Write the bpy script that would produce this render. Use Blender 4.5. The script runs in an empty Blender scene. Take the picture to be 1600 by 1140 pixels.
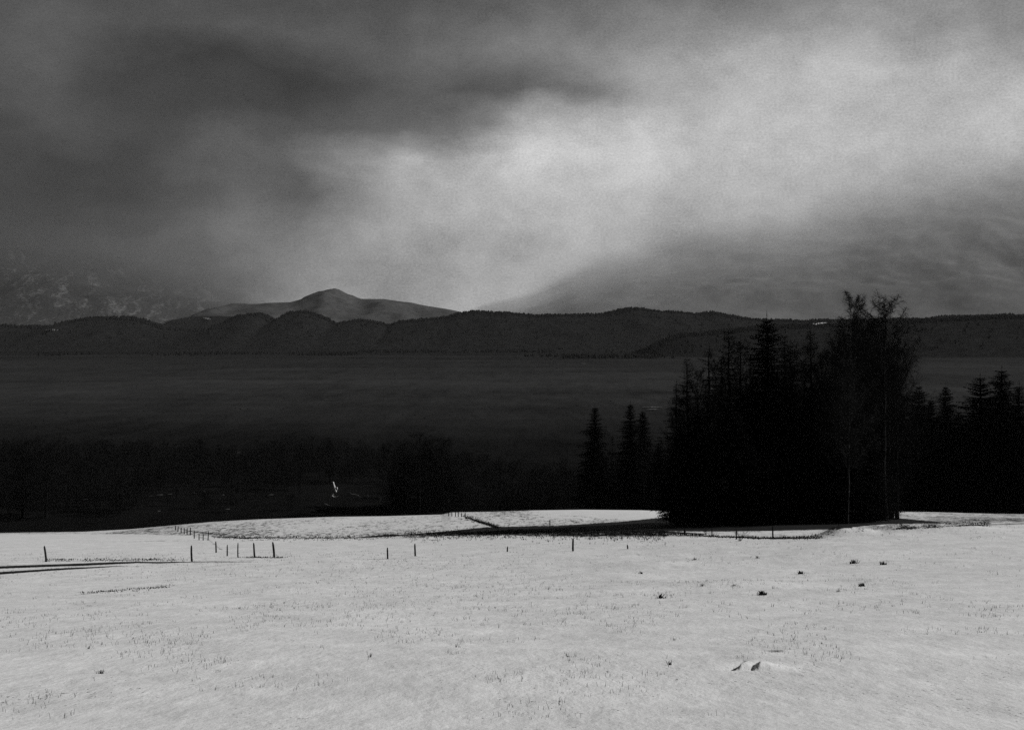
import bpy, math, random
import numpy as np
from mathutils import Vector, Matrix, Euler

# ------------------------------------------------------------------ camera, world, sun
F = 2000.0            # focal length in photograph pixels (photo is 1600 wide)
HOR = 525.0           # photograph row of the true horizon
scene = bpy.context.scene
COL = scene.collection
cd = bpy.data.cameras.new("camera")
cam = bpy.data.objects.new("camera", cd)
COL.objects.link(cam)
cd.sensor_fit = 'HORIZONTAL'
cd.sensor_width = 36.0
cd.lens = 36.0 * F / 1600.0
cd.shift_y = -(570.0 - HOR) / 1600.0
cd.clip_start = 0.2
cd.clip_end = 80000
cam.rotation_euler = (math.radians(90), 0, 0)
scene.camera = cam
scene.view_settings.view_transform = 'Standard'
scene.view_settings.look = 'None'
scene.view_settings.exposure = 0.0
scene.view_settings.gamma = 1.0
scene.cycles.use_denoising = False
scene.cycles.max_bounces = 5
scene.cycles.diffuse_bounces = 2
scene.cycles.volume_bounces = 1
scene.cycles.sample_clamp_indirect = 2.0
scene.render.film_transparent = False

SUN_EL = math.radians(31)
SUN_AZ = math.radians(84)       # clockwise from +Y : the sun stands to the right, a little beyond the trees
sd = Vector((math.sin(SUN_AZ) * math.cos(SUN_EL), math.cos(SUN_AZ) * math.cos(SUN_EL), math.sin(SUN_EL)))
sl = bpy.data.lights.new("sun", 'SUN')
sl.energy = 3.7
sl.angle = math.radians(0.5)
sl.color = (1.0, 0.995, 0.985)
so = bpy.data.objects.new("sun", sl)
so.rotation_euler = sd.to_track_quat('Z', 'Y').to_euler()
so.location = (60, -20, 60)
COL.objects.link(so)


def lin(s):
    s = s / 255.0
    return s / 12.92 if s <= 0.04045 else ((s + 0.055) / 1.055) ** 2.4


class NT:
    def __init__(self, tree):
        self.t = tree
        tree.nodes.clear()

    def n(self, kind, **kw):
        nd = self.t.nodes.new(kind)
        ins = kw.pop('ins', {})
        for k, v in kw.items():
            setattr(nd, k, v)
        for k, v in ins.items():
            self.put(nd.inputs[k], v)
        return nd

    def put(self, sock, v):
        if isinstance(v, bpy.types.NodeSocket):
            self.t.links.new(v, sock)
        else:
            sock.default_value = v

    def m(self, op, a, b=None, c=None, clamp=False):
        nd = self.t.nodes.new('ShaderNodeMath')
        nd.operation = op
        nd.use_clamp = clamp
        for i, v in enumerate((a, b, c)):
            if v is not None:
                self.put(nd.inputs[i], v)
        return nd.outputs[0]

    def remap(self, v, a, b, c, d, smooth=False):
        nd = self.t.nodes.new('ShaderNodeMapRange')
        if smooth:
            nd.interpolation_type = 'SMOOTHSTEP'
        self.put(nd.inputs[0], v)
        for i, q in enumerate((a, b, c, d)):
            self.put(nd.inputs[i + 1], q)
        return nd.outputs[0]

    def noise(self, vec, scale, detail=4, rough=0.55, dist=0.0, lac=2.0):
        nd = self.n('ShaderNodeTexNoise')
        self.put(nd.inputs['Vector'], vec)
        nd.inputs['Scale'].default_value = scale
        nd.inputs['Detail'].default_value = detail
        nd.inputs['Roughness'].default_value = rough
        nd.inputs['Distortion'].default_value = dist
        nd.inputs['Lacunarity'].default_value = lac
        return nd.outputs['Fac']

    def vec(self, x, y, z):
        nd = self.t.nodes.new('ShaderNodeCombineXYZ')
        for i, v in enumerate((x, y, z)):
            self.put(nd.inputs[i], v)
        return nd.outputs[0]

    def mixf(self, f, a, b):
        nd = self.t.nodes.new('ShaderNodeMix')
        nd.data_type = 'FLOAT'
        self.put(nd.inputs[0], f)
        self.put(nd.inputs[2], a)
        self.put(nd.inputs[3], b)
        return nd.outputs[0]

    def grey(self, v):
        return self.vec(v, v, v)


# cloud deck: brightness of the sky over azimuth for a few elevations
world = bpy.data.worlds.new("World")
scene.world = world
world.use_nodes = True
W = NT(world.node_tree)
tc = W.n('ShaderNodeTexCoord')
sep = W.n('ShaderNodeSeparateXYZ', ins={0: tc.outputs['Generated']})
dx, dy, dz = sep.outputs
hyp = W.m('SQRT', W.m('ADD', W.m('MULTIPLY', dx, dx), W.m('MULTIPLY', dy, dy)))
az0 = W.m('ARCTAN2', dx, dy)
el0 = W.m('DIVIDE', dz, W.m('MAXIMUM', hyp, 0.02))
AZP = [-500, -150, 65, 200, 350, 500, 650, 800, 950, 1100, 1250, 1400, 1545, 1750, 2300]
SKY = [
    (525, [44, 44, 46, 60, 96, 142, 160, 158, 130, 110, 104, 100, 97, 95, 80]),
    (440, [44, 44, 48, 62, 90, 136, 162, 168, 152, 128, 114, 106, 102, 98, 85]),
    (370, [48, 50, 58, 76, 96, 126, 160, 180, 180, 170, 158, 142, 128, 118, 90]),
    (300, [52, 52, 48, 56, 88, 100, 158, 184, 186, 182, 178, 172, 162, 150, 100]),
    (245, [54, 54, 52, 60, 86, 96, 144, 198, 192, 188, 186, 184, 178, 165, 110]),
    (190, [56, 58, 70, 60, 60, 76, 96, 136, 186, 186, 184, 182, 180, 165, 110]),
    (130, [58, 66, 80, 62, 50, 62, 80, 84, 138, 168, 176, 178, 174, 155, 100]),
    (60,  [58, 64, 80, 76, 78, 84, 90, 108, 130, 142, 150, 152, 144, 130, 85]),
    (-60, [50, 54, 62, 66, 68, 70, 74, 82, 96, 104, 108, 106, 100, 86, 60]),
    (-700, [44, 44, 46, 48, 50, 52, 52, 52, 54, 54, 54, 54, 52, 50, 46]),  # overhead sky out of view, set dark to keep the ambient light low
]
SKYGAIN = 1.1
# domain warp so the cloud edges billow
nv = W.vec(W.m('MULTIPLY', az0, 1.0), W.m('MULTIPLY', el0, 1.9), 0.37)
w1 = W.noise(nv, 5.0, 6, 0.55)
w2 = W.noise(W.vec(az0, W.m('MULTIPLY', el0, 1.9), 4.1), 5.5, 6, 0.55)
az = W.m('ADD', az0, W.m('MULTIPLY', W.m('SUBTRACT', w1, 0.5), 0.22))
el = W.m('ADD', el0, W.m('MULTIPLY', W.m('SUBTRACT', w2, 0.5), 0.11))
A0, A1 = -0.66, 0.76
fac = W.remap(az, A0, A1, 0.0, 1.0)
rows = []
for py, vals in SKY:
    cr = W.n('ShaderNodeValToRGB', ins={0: fac})
    cr.color_ramp.interpolation = 'CARDINAL'
    els = cr.color_ramp.elements
    for i, (px, v) in enumerate(zip(AZP, vals)):
        p = (math.atan((px - 800) / F) - A0) / (A1 - A0)
        p = min(1, max(0, p))
        if i < 2:
            e = els[i]
            e.position = p if i == 0 else p
        else:
            e = els.new(p)
        g = lin(v)
        e.color = (g, g, g, 1)
    # re-sort safe: assign again in order
    pts = sorted([(min(1, max(0, (math.atan((px - 800) / F) - A0) / (A1 - A0))), v) for px, v in zip(AZP, vals)])
    for e, (p, v) in zip(els, pts):
        e.position = p
        g = lin(v)
        e.color = (g, g, g, 1)
    rows.append(((HOR - py) / F, cr.outputs[0]))
acc = rows[0][1]
for (e0, _), (e1, c) in zip(rows, rows[1:]):
    f = W.remap(el, e0, e1, 0.0, 1.0, smooth=False)
    mx = W.n('ShaderNodeMix', data_type='RGBA')
    W.put(mx.inputs[0], f)
    W.put(mx.inputs[6], acc)
    W.put(mx.inputs[7], c)
    acc = mx.outputs[2]
base = W.n('ShaderNodeRGBToBW', ins={0: acc}).outputs[0]
# wisps, streaked along the wind
rz = W.n('ShaderNodeVectorRotate', rotation_type='Z_AXIS')
W.put(rz.inputs['Vector'], W.vec(az0, el0, 0.0))
rz.inputs['Angle'].default_value = math.radians(-24)
sx = W.n('ShaderNodeSeparateXYZ', ins={0: rz.outputs[0]})
wv = W.vec(W.m('MULTIPLY', sx.outputs[0], 1.0), W.m('MULTIPLY', sx.outputs[1], 2.3), 2.0)
q1 = W.noise(wv, 7.0, 6, 0.5, 0.4)
q2 = W.noise(W.vec(az0, W.m('MULTIPLY', el0, 1.3), 7.7), 16.0, 15, 0.68, 0.15)
q3 = W.noise(W.vec(az0, W.m('MULTIPLY', el0, 1.5), 1.7), 3.6, 5, 0.5, 0.2)
mod = W.m('ADD', W.m('MULTIPLY', W.m('SUBTRACT', q1, 0.5), 0.50),
          W.m('ADD', W.m('MULTIPLY', W.m('SUBTRACT', q2, 0.5), 1.0), W.m('MULTIPLY', W.m('SUBTRACT', q3, 0.5), 0.4)))
q4 = W.noise(W.vec(az0, W.m('MULTIPLY', el0, 1.4), 3.3), 520.0, 2, 0.8)
mod = W.m('ADD', mod, W.m('MULTIPLY', W.m('SUBTRACT', q4, 0.5), 0.75))
cloud = W.m('MULTIPLY', base, W.m('MAXIMUM', W.m('ADD', 1.0, mod), 0.2))
sky = W.n('ShaderNodeTexSky')
sky.sky_type = 'NISHITA'
sky.sun_disc = False
sky.sun_elevation = SUN_EL
sky.sun_rotation = SUN_AZ
sky.altitude = 700
sky.dust_density = 3.0
skybw = W.n('ShaderNodeRGBToBW', ins={0: sky.outputs[0]}).outputs[0]
# a Background of 0.05 on the sky that leaks through the cloud deck, the deck itself covers nearly all of it
BGS = 0.05
leak = W.m('MULTIPLY', W.m('MINIMUM', skybw, 12.0), 0.012)
tot = W.m('ADD', W.m('MULTIPLY', cloud, SKYGAIN / BGS), leak)
bg = W.n('ShaderNodeBackground', ins={0: W.grey(tot), 1: BGS})
wo = W.n('ShaderNodeOutputWorld', ins={0: bg.outputs[0]})
world.cycles.sampling_method = 'MANUAL'
world.cycles.sample_map_resolution = 512


# ------------------------------------------------------------------ small helpers
rng = np.random.default_rng(7)


def tag(o, label=None, cat=None, group=None, kind=None):
    if label: o['label'] = label
    if cat: o['category'] = cat
    if group: o['group'] = group
    if kind: o['kind'] = kind
    return o


def empty(name, loc, rz=0.0, scale=1.0):
    o = bpy.data.objects.new(name, None)
    o.location = loc
    o.rotation_euler = (0, 0, rz)
    o.scale = (scale, scale, scale)
    o.empty_display_size = 0.3
    COL.objects.link(o)
    return o


def mesh_np(name, v, f, mat, smooth=False):
    """v (n,3), f (m,k) all k-gons or a list of such arrays"""
    me = bpy.data.meshes.new(name)
    v = np.asarray(v, dtype=np.float32)
    fl = f if isinstance(f, list) else [f]
    fl = [np.asarray(a, dtype=np.int32) for a in fl if len(a)]
    me.vertices.add(len(v))
    me.vertices.foreach_set('co', v.ravel())
    loops = np.concatenate([a.ravel() for a in fl])
    sizes = np.concatenate([np.full(len(a), a.shape[1], dtype=np.int32) for a in fl])
    starts = np.concatenate([[0], np.cumsum(sizes)[:-1]]).astype(np.int32)
    me.loops.add(len(loops))
    me.loops.foreach_set('vertex_index', loops)
    me.polygons.add(len(sizes))
    me.polygons.foreach_set('loop_start', starts)
    me.polygons.foreach_set('loop_total', sizes)
    me.polygons.foreach_set('use_smooth', np.full(len(sizes), smooth, dtype=bool))
    me.update(calc_edges=True)
    me.materials.append(mat)
    return me


def obj(name, me, parent=None):
    o = bpy.data.objects.new(name, me)
    COL.objects.link(o)
    if parent is not None:
        o.parent = parent
    return o


def copy_tree(o, parent=None):
    c = o.copy()
    COL.objects.link(c)
    c.parent = parent
    for ch in list(o.children):
        copy_tree(ch, c)
    return c


def hash2(ix, iy, seed):
    n = (ix.astype(np.int64) * 374761393 + iy.astype(np.int64) * 668265263 + seed * 1442695041) & 0xffffffff
    n = ((n ^ (n >> 13)) * 1274126177) & 0xffffffff
    return ((n ^ (n >> 16)) & 0xffffff) / float(0xffffff)


def vnoise(x, y, seed=0):
    x = np.asarray(x, float); y = np.asarray(y, float)
    ix = np.floor(x); iy = np.floor(y)
    fx = x - ix; fy = y - iy
    fx = fx * fx * fx * (fx * (fx * 6 - 15) + 10); fy = fy * fy * fy * (fy * (fy * 6 - 15) + 10)
    a = hash2(ix, iy, seed); b = hash2(ix + 1, iy, seed)
    c = hash2(ix, iy + 1, seed); d = hash2(ix + 1, iy + 1, seed)
    return (a * (1 - fx) + b * fx) * (1 - fy) + (c * (1 - fx) + d * fx) * fy


def fbm(x, y, octv=4, seed=0, gain=0.5):
    s = 0; a = 1; t = 0
    for i in range(octv):
        s = s + a * vnoise(x * 2 ** i + 17.3 * i, y * 2 ** i - 9.1 * i, seed + i)
        t += a; a *= gain
    return s / t - 0.5


def material(name, build):
    m = bpy.data.materials.new(name)
    m.use_nodes = True
    t = NT(m.node_tree)
    build(t)
    return m


def simple_mat(name, lo, hi, scale=3.0, rough=0.9, stretch=(1, 1, 1), bump=0.0, spec=0.2):
    def b(t):
        tcn = t.n('ShaderNodeTexCoord')
        mp = t.n('ShaderNodeMapping', ins={0: tcn.outputs['Object'], 'Scale': stretch})
        f = t.noise(mp.outputs[0], scale, 6, 0.6)
        c = t.grey(t.remap(f, 0.3, 0.7, lo, hi))
        p = t.n('ShaderNodeBsdfPrincipled', ins={'Base Color': c, 'Roughness': rough, 'Specular IOR Level': spec})
        if bump:
            bp = t.n('ShaderNodeBump', ins={'Strength': bump, 'Distance': 0.05, 'Height': f})
            t.put(p.inputs['Normal'], bp.outputs[0])
        t.n('ShaderNodeOutputMaterial', ins={0: p.outputs[0]})
    return material(name, b)


M_NEEDLE = simple_mat("needles", 0.003, 0.007, 0.8, 0.9, spec=0.02)
M_TWIG = simple_mat("twigs", 0.004, 0.010, 1.5, 0.9, spec=0.02)
M_LARCH = simple_mat("larch_twigs", 0.006, 0.013, 1.5, 0.9, spec=0.02)
M_BIRT = simple_mat("birch_twigs", 0.010, 0.022, 1.5, 0.9, spec=0.02)
M_BARK = simple_mat("bark", 0.004, 0.011, 3.0, 0.95, (1, 1, 0.2), 0.5, spec=0.03)
M_POST = simple_mat("weathered_wood", 0.008, 0.03, 9.0, 0.9, (1, 1, 0.12), 0.6, spec=0.05)
M_GRASS = simple_mat("dry_grass", 0.006, 0.03, 5.0, 0.9, spec=0.05)
M_DEAD = simple_mat("bare_pale_wood", 0.45, 0.8, 2.0, 0.8, (1, 1, 0.4), 0.3, spec=0.2)
M_DEADG = simple_mat("grey_dead_wood", 0.10, 0.22, 2.0, 0.8, (1, 1, 0.4), 0.3, spec=0.1)


def b_birch(t):
    tcn = t.n('ShaderNodeTexCoord')
    mp = t.n('ShaderNodeMapping', ins={0: tcn.outputs['Object'], 'Scale': (0.5, 0.5, 1.3)})
    f = t.noise(mp.outputs[0], 1.6, 6, 0.7)
    c = t.grey(t.remap(f, 0.57, 0.68, 0.006, 0.11))
    p = t.n('ShaderNodeBsdfPrincipled', ins={'Base Color': c, 'Roughness': 0.8, 'Specular IOR Level': 0.1})
    t.n('ShaderNodeOutputMaterial', ins={0: p.outputs[0]})


M_BIRCH = material("birch_bark", b_birch)


# ------------------------------------------------------------------ the snow hill: depth rows and their heights
def line(pts):
    xs = np.array([p[0] for p in pts], float); ys = np.array([p[1] for p in pts], float)
    return lambda x: np.interp(x, xs, ys)


CREST = line([(-900, 842), (-200, 836), (65, 832), (130, 831), (200, 827), (270, 820.5), (330, 815), (400, 811), (520, 807), (600, 806),
              (690, 803.5), (705, 800), (770, 799), (830, 797), (910, 796), (1000, 797), (1045, 799), (1200, 800), (1380, 800),
              (1450, 801), (1545, 804), (1800, 808), (2600, 815)])
ROWS = [
    (15, line([(0, 1122), (1600, 1116)])),
    (20, line([(0, 1047), (800, 1044), (1600, 1038)])),
    (30, line([(0, 982), (800, 978), (1600, 966)])),
    (45, line([(0, 938), (800, 932), (1600, 914)])),
    (65, line([(0, 905), (500, 903), (800, 898), (1200, 886), (1600, 870)])),
    (88, line([(0, 881), (400, 879), (600, 876), (800, 870), (1000, 862), (1200, 850), (1400, 840), (1600, 832)])),
    (100, line([(0, 873.5), (300, 872), (600, 869), (800, 863), (1000, 854), (1140, 846), (1280, 838), (1400, 831), (1545, 824), (1800, 818)])),
    (125, line([(0, 863), (300, 862), (600, 857.5), (800, 850), (1000, 841), (1140, 834.5), (1280, 829.5), (1400, 826), (1545, 819), (1800, 815)])),
    (150, line([(0, 855), (300, 854), (600, 848), (800, 840), (1000, 832), (1150, 827), (1300, 823), (1400, 819), (1545, 814), (1800, 812)])),
    (200, line([(0, 843), (300, 842), (560, 837), (800, 824.5), (1000, 816), (1150, 812), (1300, 810), (1400, 809), (1545, 808), (1800, 811)])),
]
YR = np.array([-120, -40, 0, 7] + [r[0] for r in ROWS] + [290, 330, 400, 520, 700], float)


def rows_z(px):
    px = np.asarray(px, float)
    out = [np.full(px.shape, 17.0), np.full(px.shape, 5.0), np.full(px.shape, -1.75), np.full(px.shape, -2.85)]
    for Y, fn in ROWS:
        out.append(-(fn(px) - HOR) / F * Y)
    zc = -(CREST(px) - HOR) / F * 290
    out.append(zc)
    out.append(zc - 8.5)
    out.append(zc - 24.5 if False else np.minimum(zc - 22, -60.5))
    out.append(np.full(px.shape, -63.0))
    out.append(np.full(px.shape, -66.0))
    return np.stack(out)


def hermite(Yk, Zk, Y):
    """Zk (k, ...) , Y broadcastable -> monotone-ish cubic"""
    h = np.diff(Yk)
    d = np.diff(Zk, axis=0) / h.reshape((-1,) + (1,) * (Zk.ndim - 1))
    m = np.empty_like(Zk)
    m[0] = d[0]; m[-1] = d[-1]
    for i in range(1, len(Yk) - 1):
        a, b = d[i - 1], d[i]
        m[i] = np.where(a * b > 0, 2 * a * b / (a + b + 1e-12 * np.sign(a + b)), 0)
    k = np.clip(np.searchsorted(Yk, Y) - 1, 0, len(Yk) - 2)
    return k, h, d, m


def base_height(px, Y):
    px = np.asarray(px, float); Y = np.asarray(Y, float)
    px, Y = np.broadcast_arrays(px, Y)
    shp = px.shape
    p = px.ravel(); y = Y.ravel()
    out = np.empty(p.shape)
    for s in range(0, len(p), 200000):
        pp = p[s:s + 200000]; yy = y[s:s + 200000]
        Z = rows_z(pp)
        k, h, d, m = hermite(YR, Z, yy)
        ar = np.arange(len(pp))
        hh = h[k]
        t = np.clip((yy - YR[k]) / hh, 0, 1)
        z0 = Z[k, ar]; z1 = Z[k + 1, ar]; m0 = m[k, ar] * hh; m1 = m[k + 1, ar] * hh
        out[s:s + 200000] = ((2 * t ** 3 - 3 * t ** 2 + 1) * z0 + (t ** 3 - 2 * t ** 2 + t) * m0 +
                             (-2 * t ** 3 + 3 * t ** 2) * z1 + (t ** 3 - t ** 2) * m1)
    return out.reshape(shp)


BUMPS = [  # px, Y, radius x (m), radius y (m), height : snow heaps on the brow at the right
    (1312, 97, 1.4, 2.0, 0.80), (1352, 96, 1.0, 1.5, 0.35), (1392, 97, 1.4, 2.0, 0.62), (1440, 96, 1.8, 2.0, 0.40), (1500, 95, 2.5, 2.0, 0.42),
    (1010, 70, 2.5, 3.0, 0.22), (930, 60, 2.0, 3.0, 0.15), (1260, 72, 3.0, 3.0, 0.25), (1130, 50, 2.0, 3.0, 0.12),
]
# wind-scooped hollows in the foreground (centre px, Y, tilt, length, width, depth)
HOLLOWS = [(1160, 20.15, 0.34, 0.34, 0.50, 0.15), (1186, 19.9, 0.34, 0.22, 0.34, 0.10), (1208, 22.3, -0.5, 0.22, 0.22, 0.06)]


def height(px, Y):
    px = np.asarray(px, float); Y = np.asarray(Y, float)
    z = base_height(px, Y)
    X = (px - 800) / F * np.maximum(Y, 12)
    near = np.clip((240 - Y) / 60, 0, 1)
    z = z + near * (0.16 * fbm(X / 7.0, Y / 7.0, 3, 11) + 0.035 * fbm(X / 0.9, Y / 0.9, 3, 23))
    z = z + 0.10 * fbm(X / 3.0, Y / 9.0, 3, 31) * np.clip((Y - 25) / 40, 0, 1) * near
    for bx, by, rx, ry, h in BUMPS:
        cx = (bx - 800) / F * by
        z = z + h * np.exp(-((X - cx) / rx) ** 2 - ((Y - by) / ry) ** 2)
    for hx, hy, tilt, ln, wd, dp in HOLLOWS:
        cx = (hx - 800) / F * hy
        v = (Y - hy) / wd                      # -1 near end, 1 far end
        u = (X - cx) - tilt * (Y - hy)
        tap = np.clip((1.15 - v) / 2.0, 0, 1)
        w = np.clip((v + 1.15) / 0.35, 0, 1) * tap ** 0.8
        wl = ln * (0.25 + tap)
        prof = np.where(u < 0, np.exp(-(u / 0.035) ** 2), np.exp(-(u / (1.5 * wl)) ** 2))
        pit = np.where(u < 0, np.exp(-(u / wl) ** 2), np.exp(-(u / 0.03) ** 2))
        z = z + w * dp * (0.62 * prof - 0.38 * pit)
    return z


def at(px, Y):
    """world point on the ground"""
    return Vector(((px - 800) / F * Y, Y, float(height(px, Y))))


_YS = np.concatenate([np.arange(14, 100, 0.25), np.arange(100, 290, 0.5)])


def find_Y(px, py):
    z = base_height(np.full(_YS.shape, px), _YS)
    rows_ = HOR - F * z / _YS
    ok = np.where(rows_ <= py)[0]
    return float(_YS[ok[0]]) if len(ok) else 285.0


def interp_band(px, pts, n=3):
    xs = [p[0] for p in pts]
    return [np.interp(px, xs, [p[i] for p in pts]) for i in range(1, n)]


def band(px, py, pts, soft=0.8):
    """pts: (px, py centre, half thickness)"""
    c, h = interp_band(px, pts, 3)
    inside = (px > pts[0][0] - 4) & (px < pts[-1][0] + 4)
    d = np.abs(py - c) - h
    return np.where(inside, np.clip(0.5 - d / (2 * soft), 0, 1), 0)


def build_ground():
    us = np.concatenate([np.linspace(-6000, -400, 60)[:-1], np.linspace(-400, -20, 60)[:-1], np.arange(-20, 1130, 1.8),
                         np.arange(1130, 1240, 0.6), np.arange(1240, 1620, 1.8), np.linspace(1625, 2100, 60), np.linspace(2150, 7000, 60)])
    ys = np.concatenate([np.linspace(-120, -5, 30), np.linspace(-3, 11, 16), np.linspace(12, 18.6, 60), np.arange(18.7, 23.5, 0.05),
                         np.geomspace(23.55, 60, 190), np.geomspace(60.3, 300, 420), np.linspace(303, 420, 40), np.linspace(430, 700, 20)])
    PX, Y = np.meshgrid(us, ys)
    Z = height(PX, Y)
    X = (PX - 800) / F * np.maximum(Y, 12)
    PY = HOR - F * Z / np.maximum(Y, 6)
    nr, nc = PX.shape
    v = np.stack([X, Y, Z], -1).reshape(-1, 3)
    idx = np.arange(nr * nc).reshape(nr, nc)
    f = np.stack([idx[:-1, :-1], idx[:-1, 1:], idx[1:, 1:], idx[1:, :-1]], -1).reshape(-1, 4)
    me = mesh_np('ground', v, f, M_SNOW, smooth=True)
    # bare ground and grass showing through the thin snow, plus painted tree shadow
    b = 0.15 - 0.05 * np.clip((PX - 700) / 300, 0, 1)
    b += 0.10 * np.clip((Y - 24) / 60, 0, 1)
    b += 0.10 * np.clip(fbm(X / 9, Y / 22, 3, 51) * 2.5, 0, 1) * np.clip((Y - 18) / 30, 0, 1)
    far = np.clip((PY - 0) * 0 + (Y - 128) / 25, 0, 1)
    FL = line([(-900, 838), (65, 835), (200, 835), (290, 837), (340, 838.5), (560, 838), (640, 834.5), (700, 831), (830, 826), (950, 826), (1060, 832), (1150, 838), (1280, 839.5), (1340, 832), (1400, 827), (1545, 818), (2600, 814)])
    far = np.clip((FL(PX) + 1.5 - PY) / 3, 0, 1)
    b = np.maximum(b, far * (0.43 + 0.24 * fbm(X / 12, Y / 40, 3, 77) + 0.04 * np.clip((PX - 1380) / 20, 0, 1)))
    # brighter clean strip below the grass line and clean knoll in the middle
    clean = np.clip((PX - 820) / 60, 0, 1) * np.clip((1060 - PX) / 40, 0, 1) * np.clip((812 - PY) / 6, 0, 1)
    b = b * (1 - 0.45 * clean)
    b = np.where((Y > 285) & (Y < 310), b * 0.8, b)
    B = lambda pts, s=0.8: band(PX, PY, pts, s)
    g = 0
    # grass line under the far fields, thickened where the trees' shadow is painted in
    g = np.maximum(g, 0.98 * B([(335, 838, 0.6), (380, 840, 1.2), (420, 839.5, 0.7), (480, 840, 0.5), (560, 839.5, 0.7), (600, 836.5, 1.8), (640, 835, 0.9), (700, 831, 2.2),
                               (760, 828, 5.0), (830, 827, 5.5), (900, 826, 6), (980, 827, 5), (1040, 831, 2.0), (1100, 834, 0.8)], 1.5))
    # dark scrub foot below that line
    g = np.maximum(g, 0.62 * B([(600, 838, 2), (700, 834, 3.5), (830, 833, 5), (930, 834, 6), (1040, 836, 3), (1120, 838, 1)], 3.0))
    # the wood's bare floor, and its cast shadow painted leftward as dark ground
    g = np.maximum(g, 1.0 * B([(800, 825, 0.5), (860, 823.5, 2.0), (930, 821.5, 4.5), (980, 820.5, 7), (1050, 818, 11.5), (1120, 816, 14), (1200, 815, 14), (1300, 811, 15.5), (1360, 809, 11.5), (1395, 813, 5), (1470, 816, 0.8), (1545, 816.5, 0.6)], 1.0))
    # ditch coming down from the crest
    g = np.maximum(g, 0.70 * B([(724, 806, 0.8), (740, 812, 2.0), (760, 818, 2.5), (778, 824, 2.5)], 1.0))
    g = np.maximum(g, 0.6 * B([(640, 819, 0.3), (680, 821, 0.8), (700, 822, 0.2)], 0.8))
    g = np.maximum(g, 0.55 * B([(830, 803, 0.3), (900, 806, 0.8), (950, 811, 0.6), (1010, 812, 0.4), (1050, 811, 0.2)], 0.8))
    # grass along the fence at the right
    g = np.maximum(g, 0.80 * B([(975, 834, 0.4), (1060, 835, 0.7), (1110, 837.5, 1.0), (1160, 839, 1.1), (1210, 841, 1.2), (1260, 840.5, 1.1), (1285, 840, 0.5)], 0.8))
    # far field on the left, lane and field edges
    g = np.maximum(g, 0.55 * B([(200, 826, 0.4), (270, 823, 1.8), (300, 830, 2.5), (330, 833, 3)], 2.0))
    g = np.maximum(g, 0.55 * B([(90, 846, 0.2), (200, 846, 0.5), (260, 844.5, 0.6), (330, 844.5, 0.3)], 0.6))
    g = np.maximum(g, 0.44 * B([(270, 826, 1), (300, 836, 2), (325, 842, 3), (345, 858, 3), (372, 868, 1.5)], 2.0))
    g = np.maximum(g, 0.60 * B([(375, 871, 0.3), (397, 870.5, 0.8), (430, 871, 0.9), (446, 871, 0.4)], 0.7))
    g = np.maximum(g, 0.45 * B([(470, 872, 0.3), (600, 873, 0.9), (660, 870, 0.6)], 0.7))
    # wheel ruts of bare earth at the left
    g = np.maximum(g, 1.0 * B([(-200, 893, 2.0), (0, 886, 2.0), (65, 883.5, 1.9), (130, 881.5, 1.9), (180, 879.2, 1.7), (215, 878, 1.2), (250, 878.5, 1.2), (262, 878, 0.9), (300, 877.5, 0.5), (330, 877.0, 0.55), (400, 877.6, 0.2)], 0.45))
    g = np.maximum(g, 1.0 * B([(-200, 905, 2.0), (0, 895, 2.0), (65, 890.5, 1.6), (105, 888, 1.4), (150, 886, 1.0), (180, 884.3, 0.4), (196, 883.6, 0.2)], 0.45))
    g = np.maximum(g, 0.62 * B([(70, 875.5, 0.3), (120, 876, 0.5), (180, 874.5, 0.7), (240, 874, 0.6), (290, 874, 0.5)], 0.5))
    # tufty line through the near snow, left
    g = np.maximum(g, 0.44 * B([(120, 929, 0.5), (150, 925.5, 0.9), (190, 922, 1.0), (235, 918, 1.3), (268, 914, 0.8)], 0.8))
    g = np.maximum(g, 0.50 * B([(60, 903, 0.4), (150, 900.5, 0.5), (215, 896, 0.5), (330, 890, 0.3)], 0.6))
    # patchy grass on the brow at the far right
    g = np.maximum(g, 0.60 * B([(1365, 828, 1.0), (1420, 824.5, 3.0), (1470, 822, 2.5), (1545, 819, 2.0), (1700, 815, 2)], 2.0))
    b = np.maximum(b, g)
    # beyond the crest the snow is gone
    b = np.where(Y > 300, np.maximum(b, np.clip((Y - 300) / 6, 0, 1)), b)
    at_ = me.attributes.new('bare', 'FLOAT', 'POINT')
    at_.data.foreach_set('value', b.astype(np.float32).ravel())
    o = obj('ground', me)
    tag(o, 'thin white snow over a sloping field with bare patches and a painted tree shadow', 'ground', kind='structure')
    return o


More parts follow.
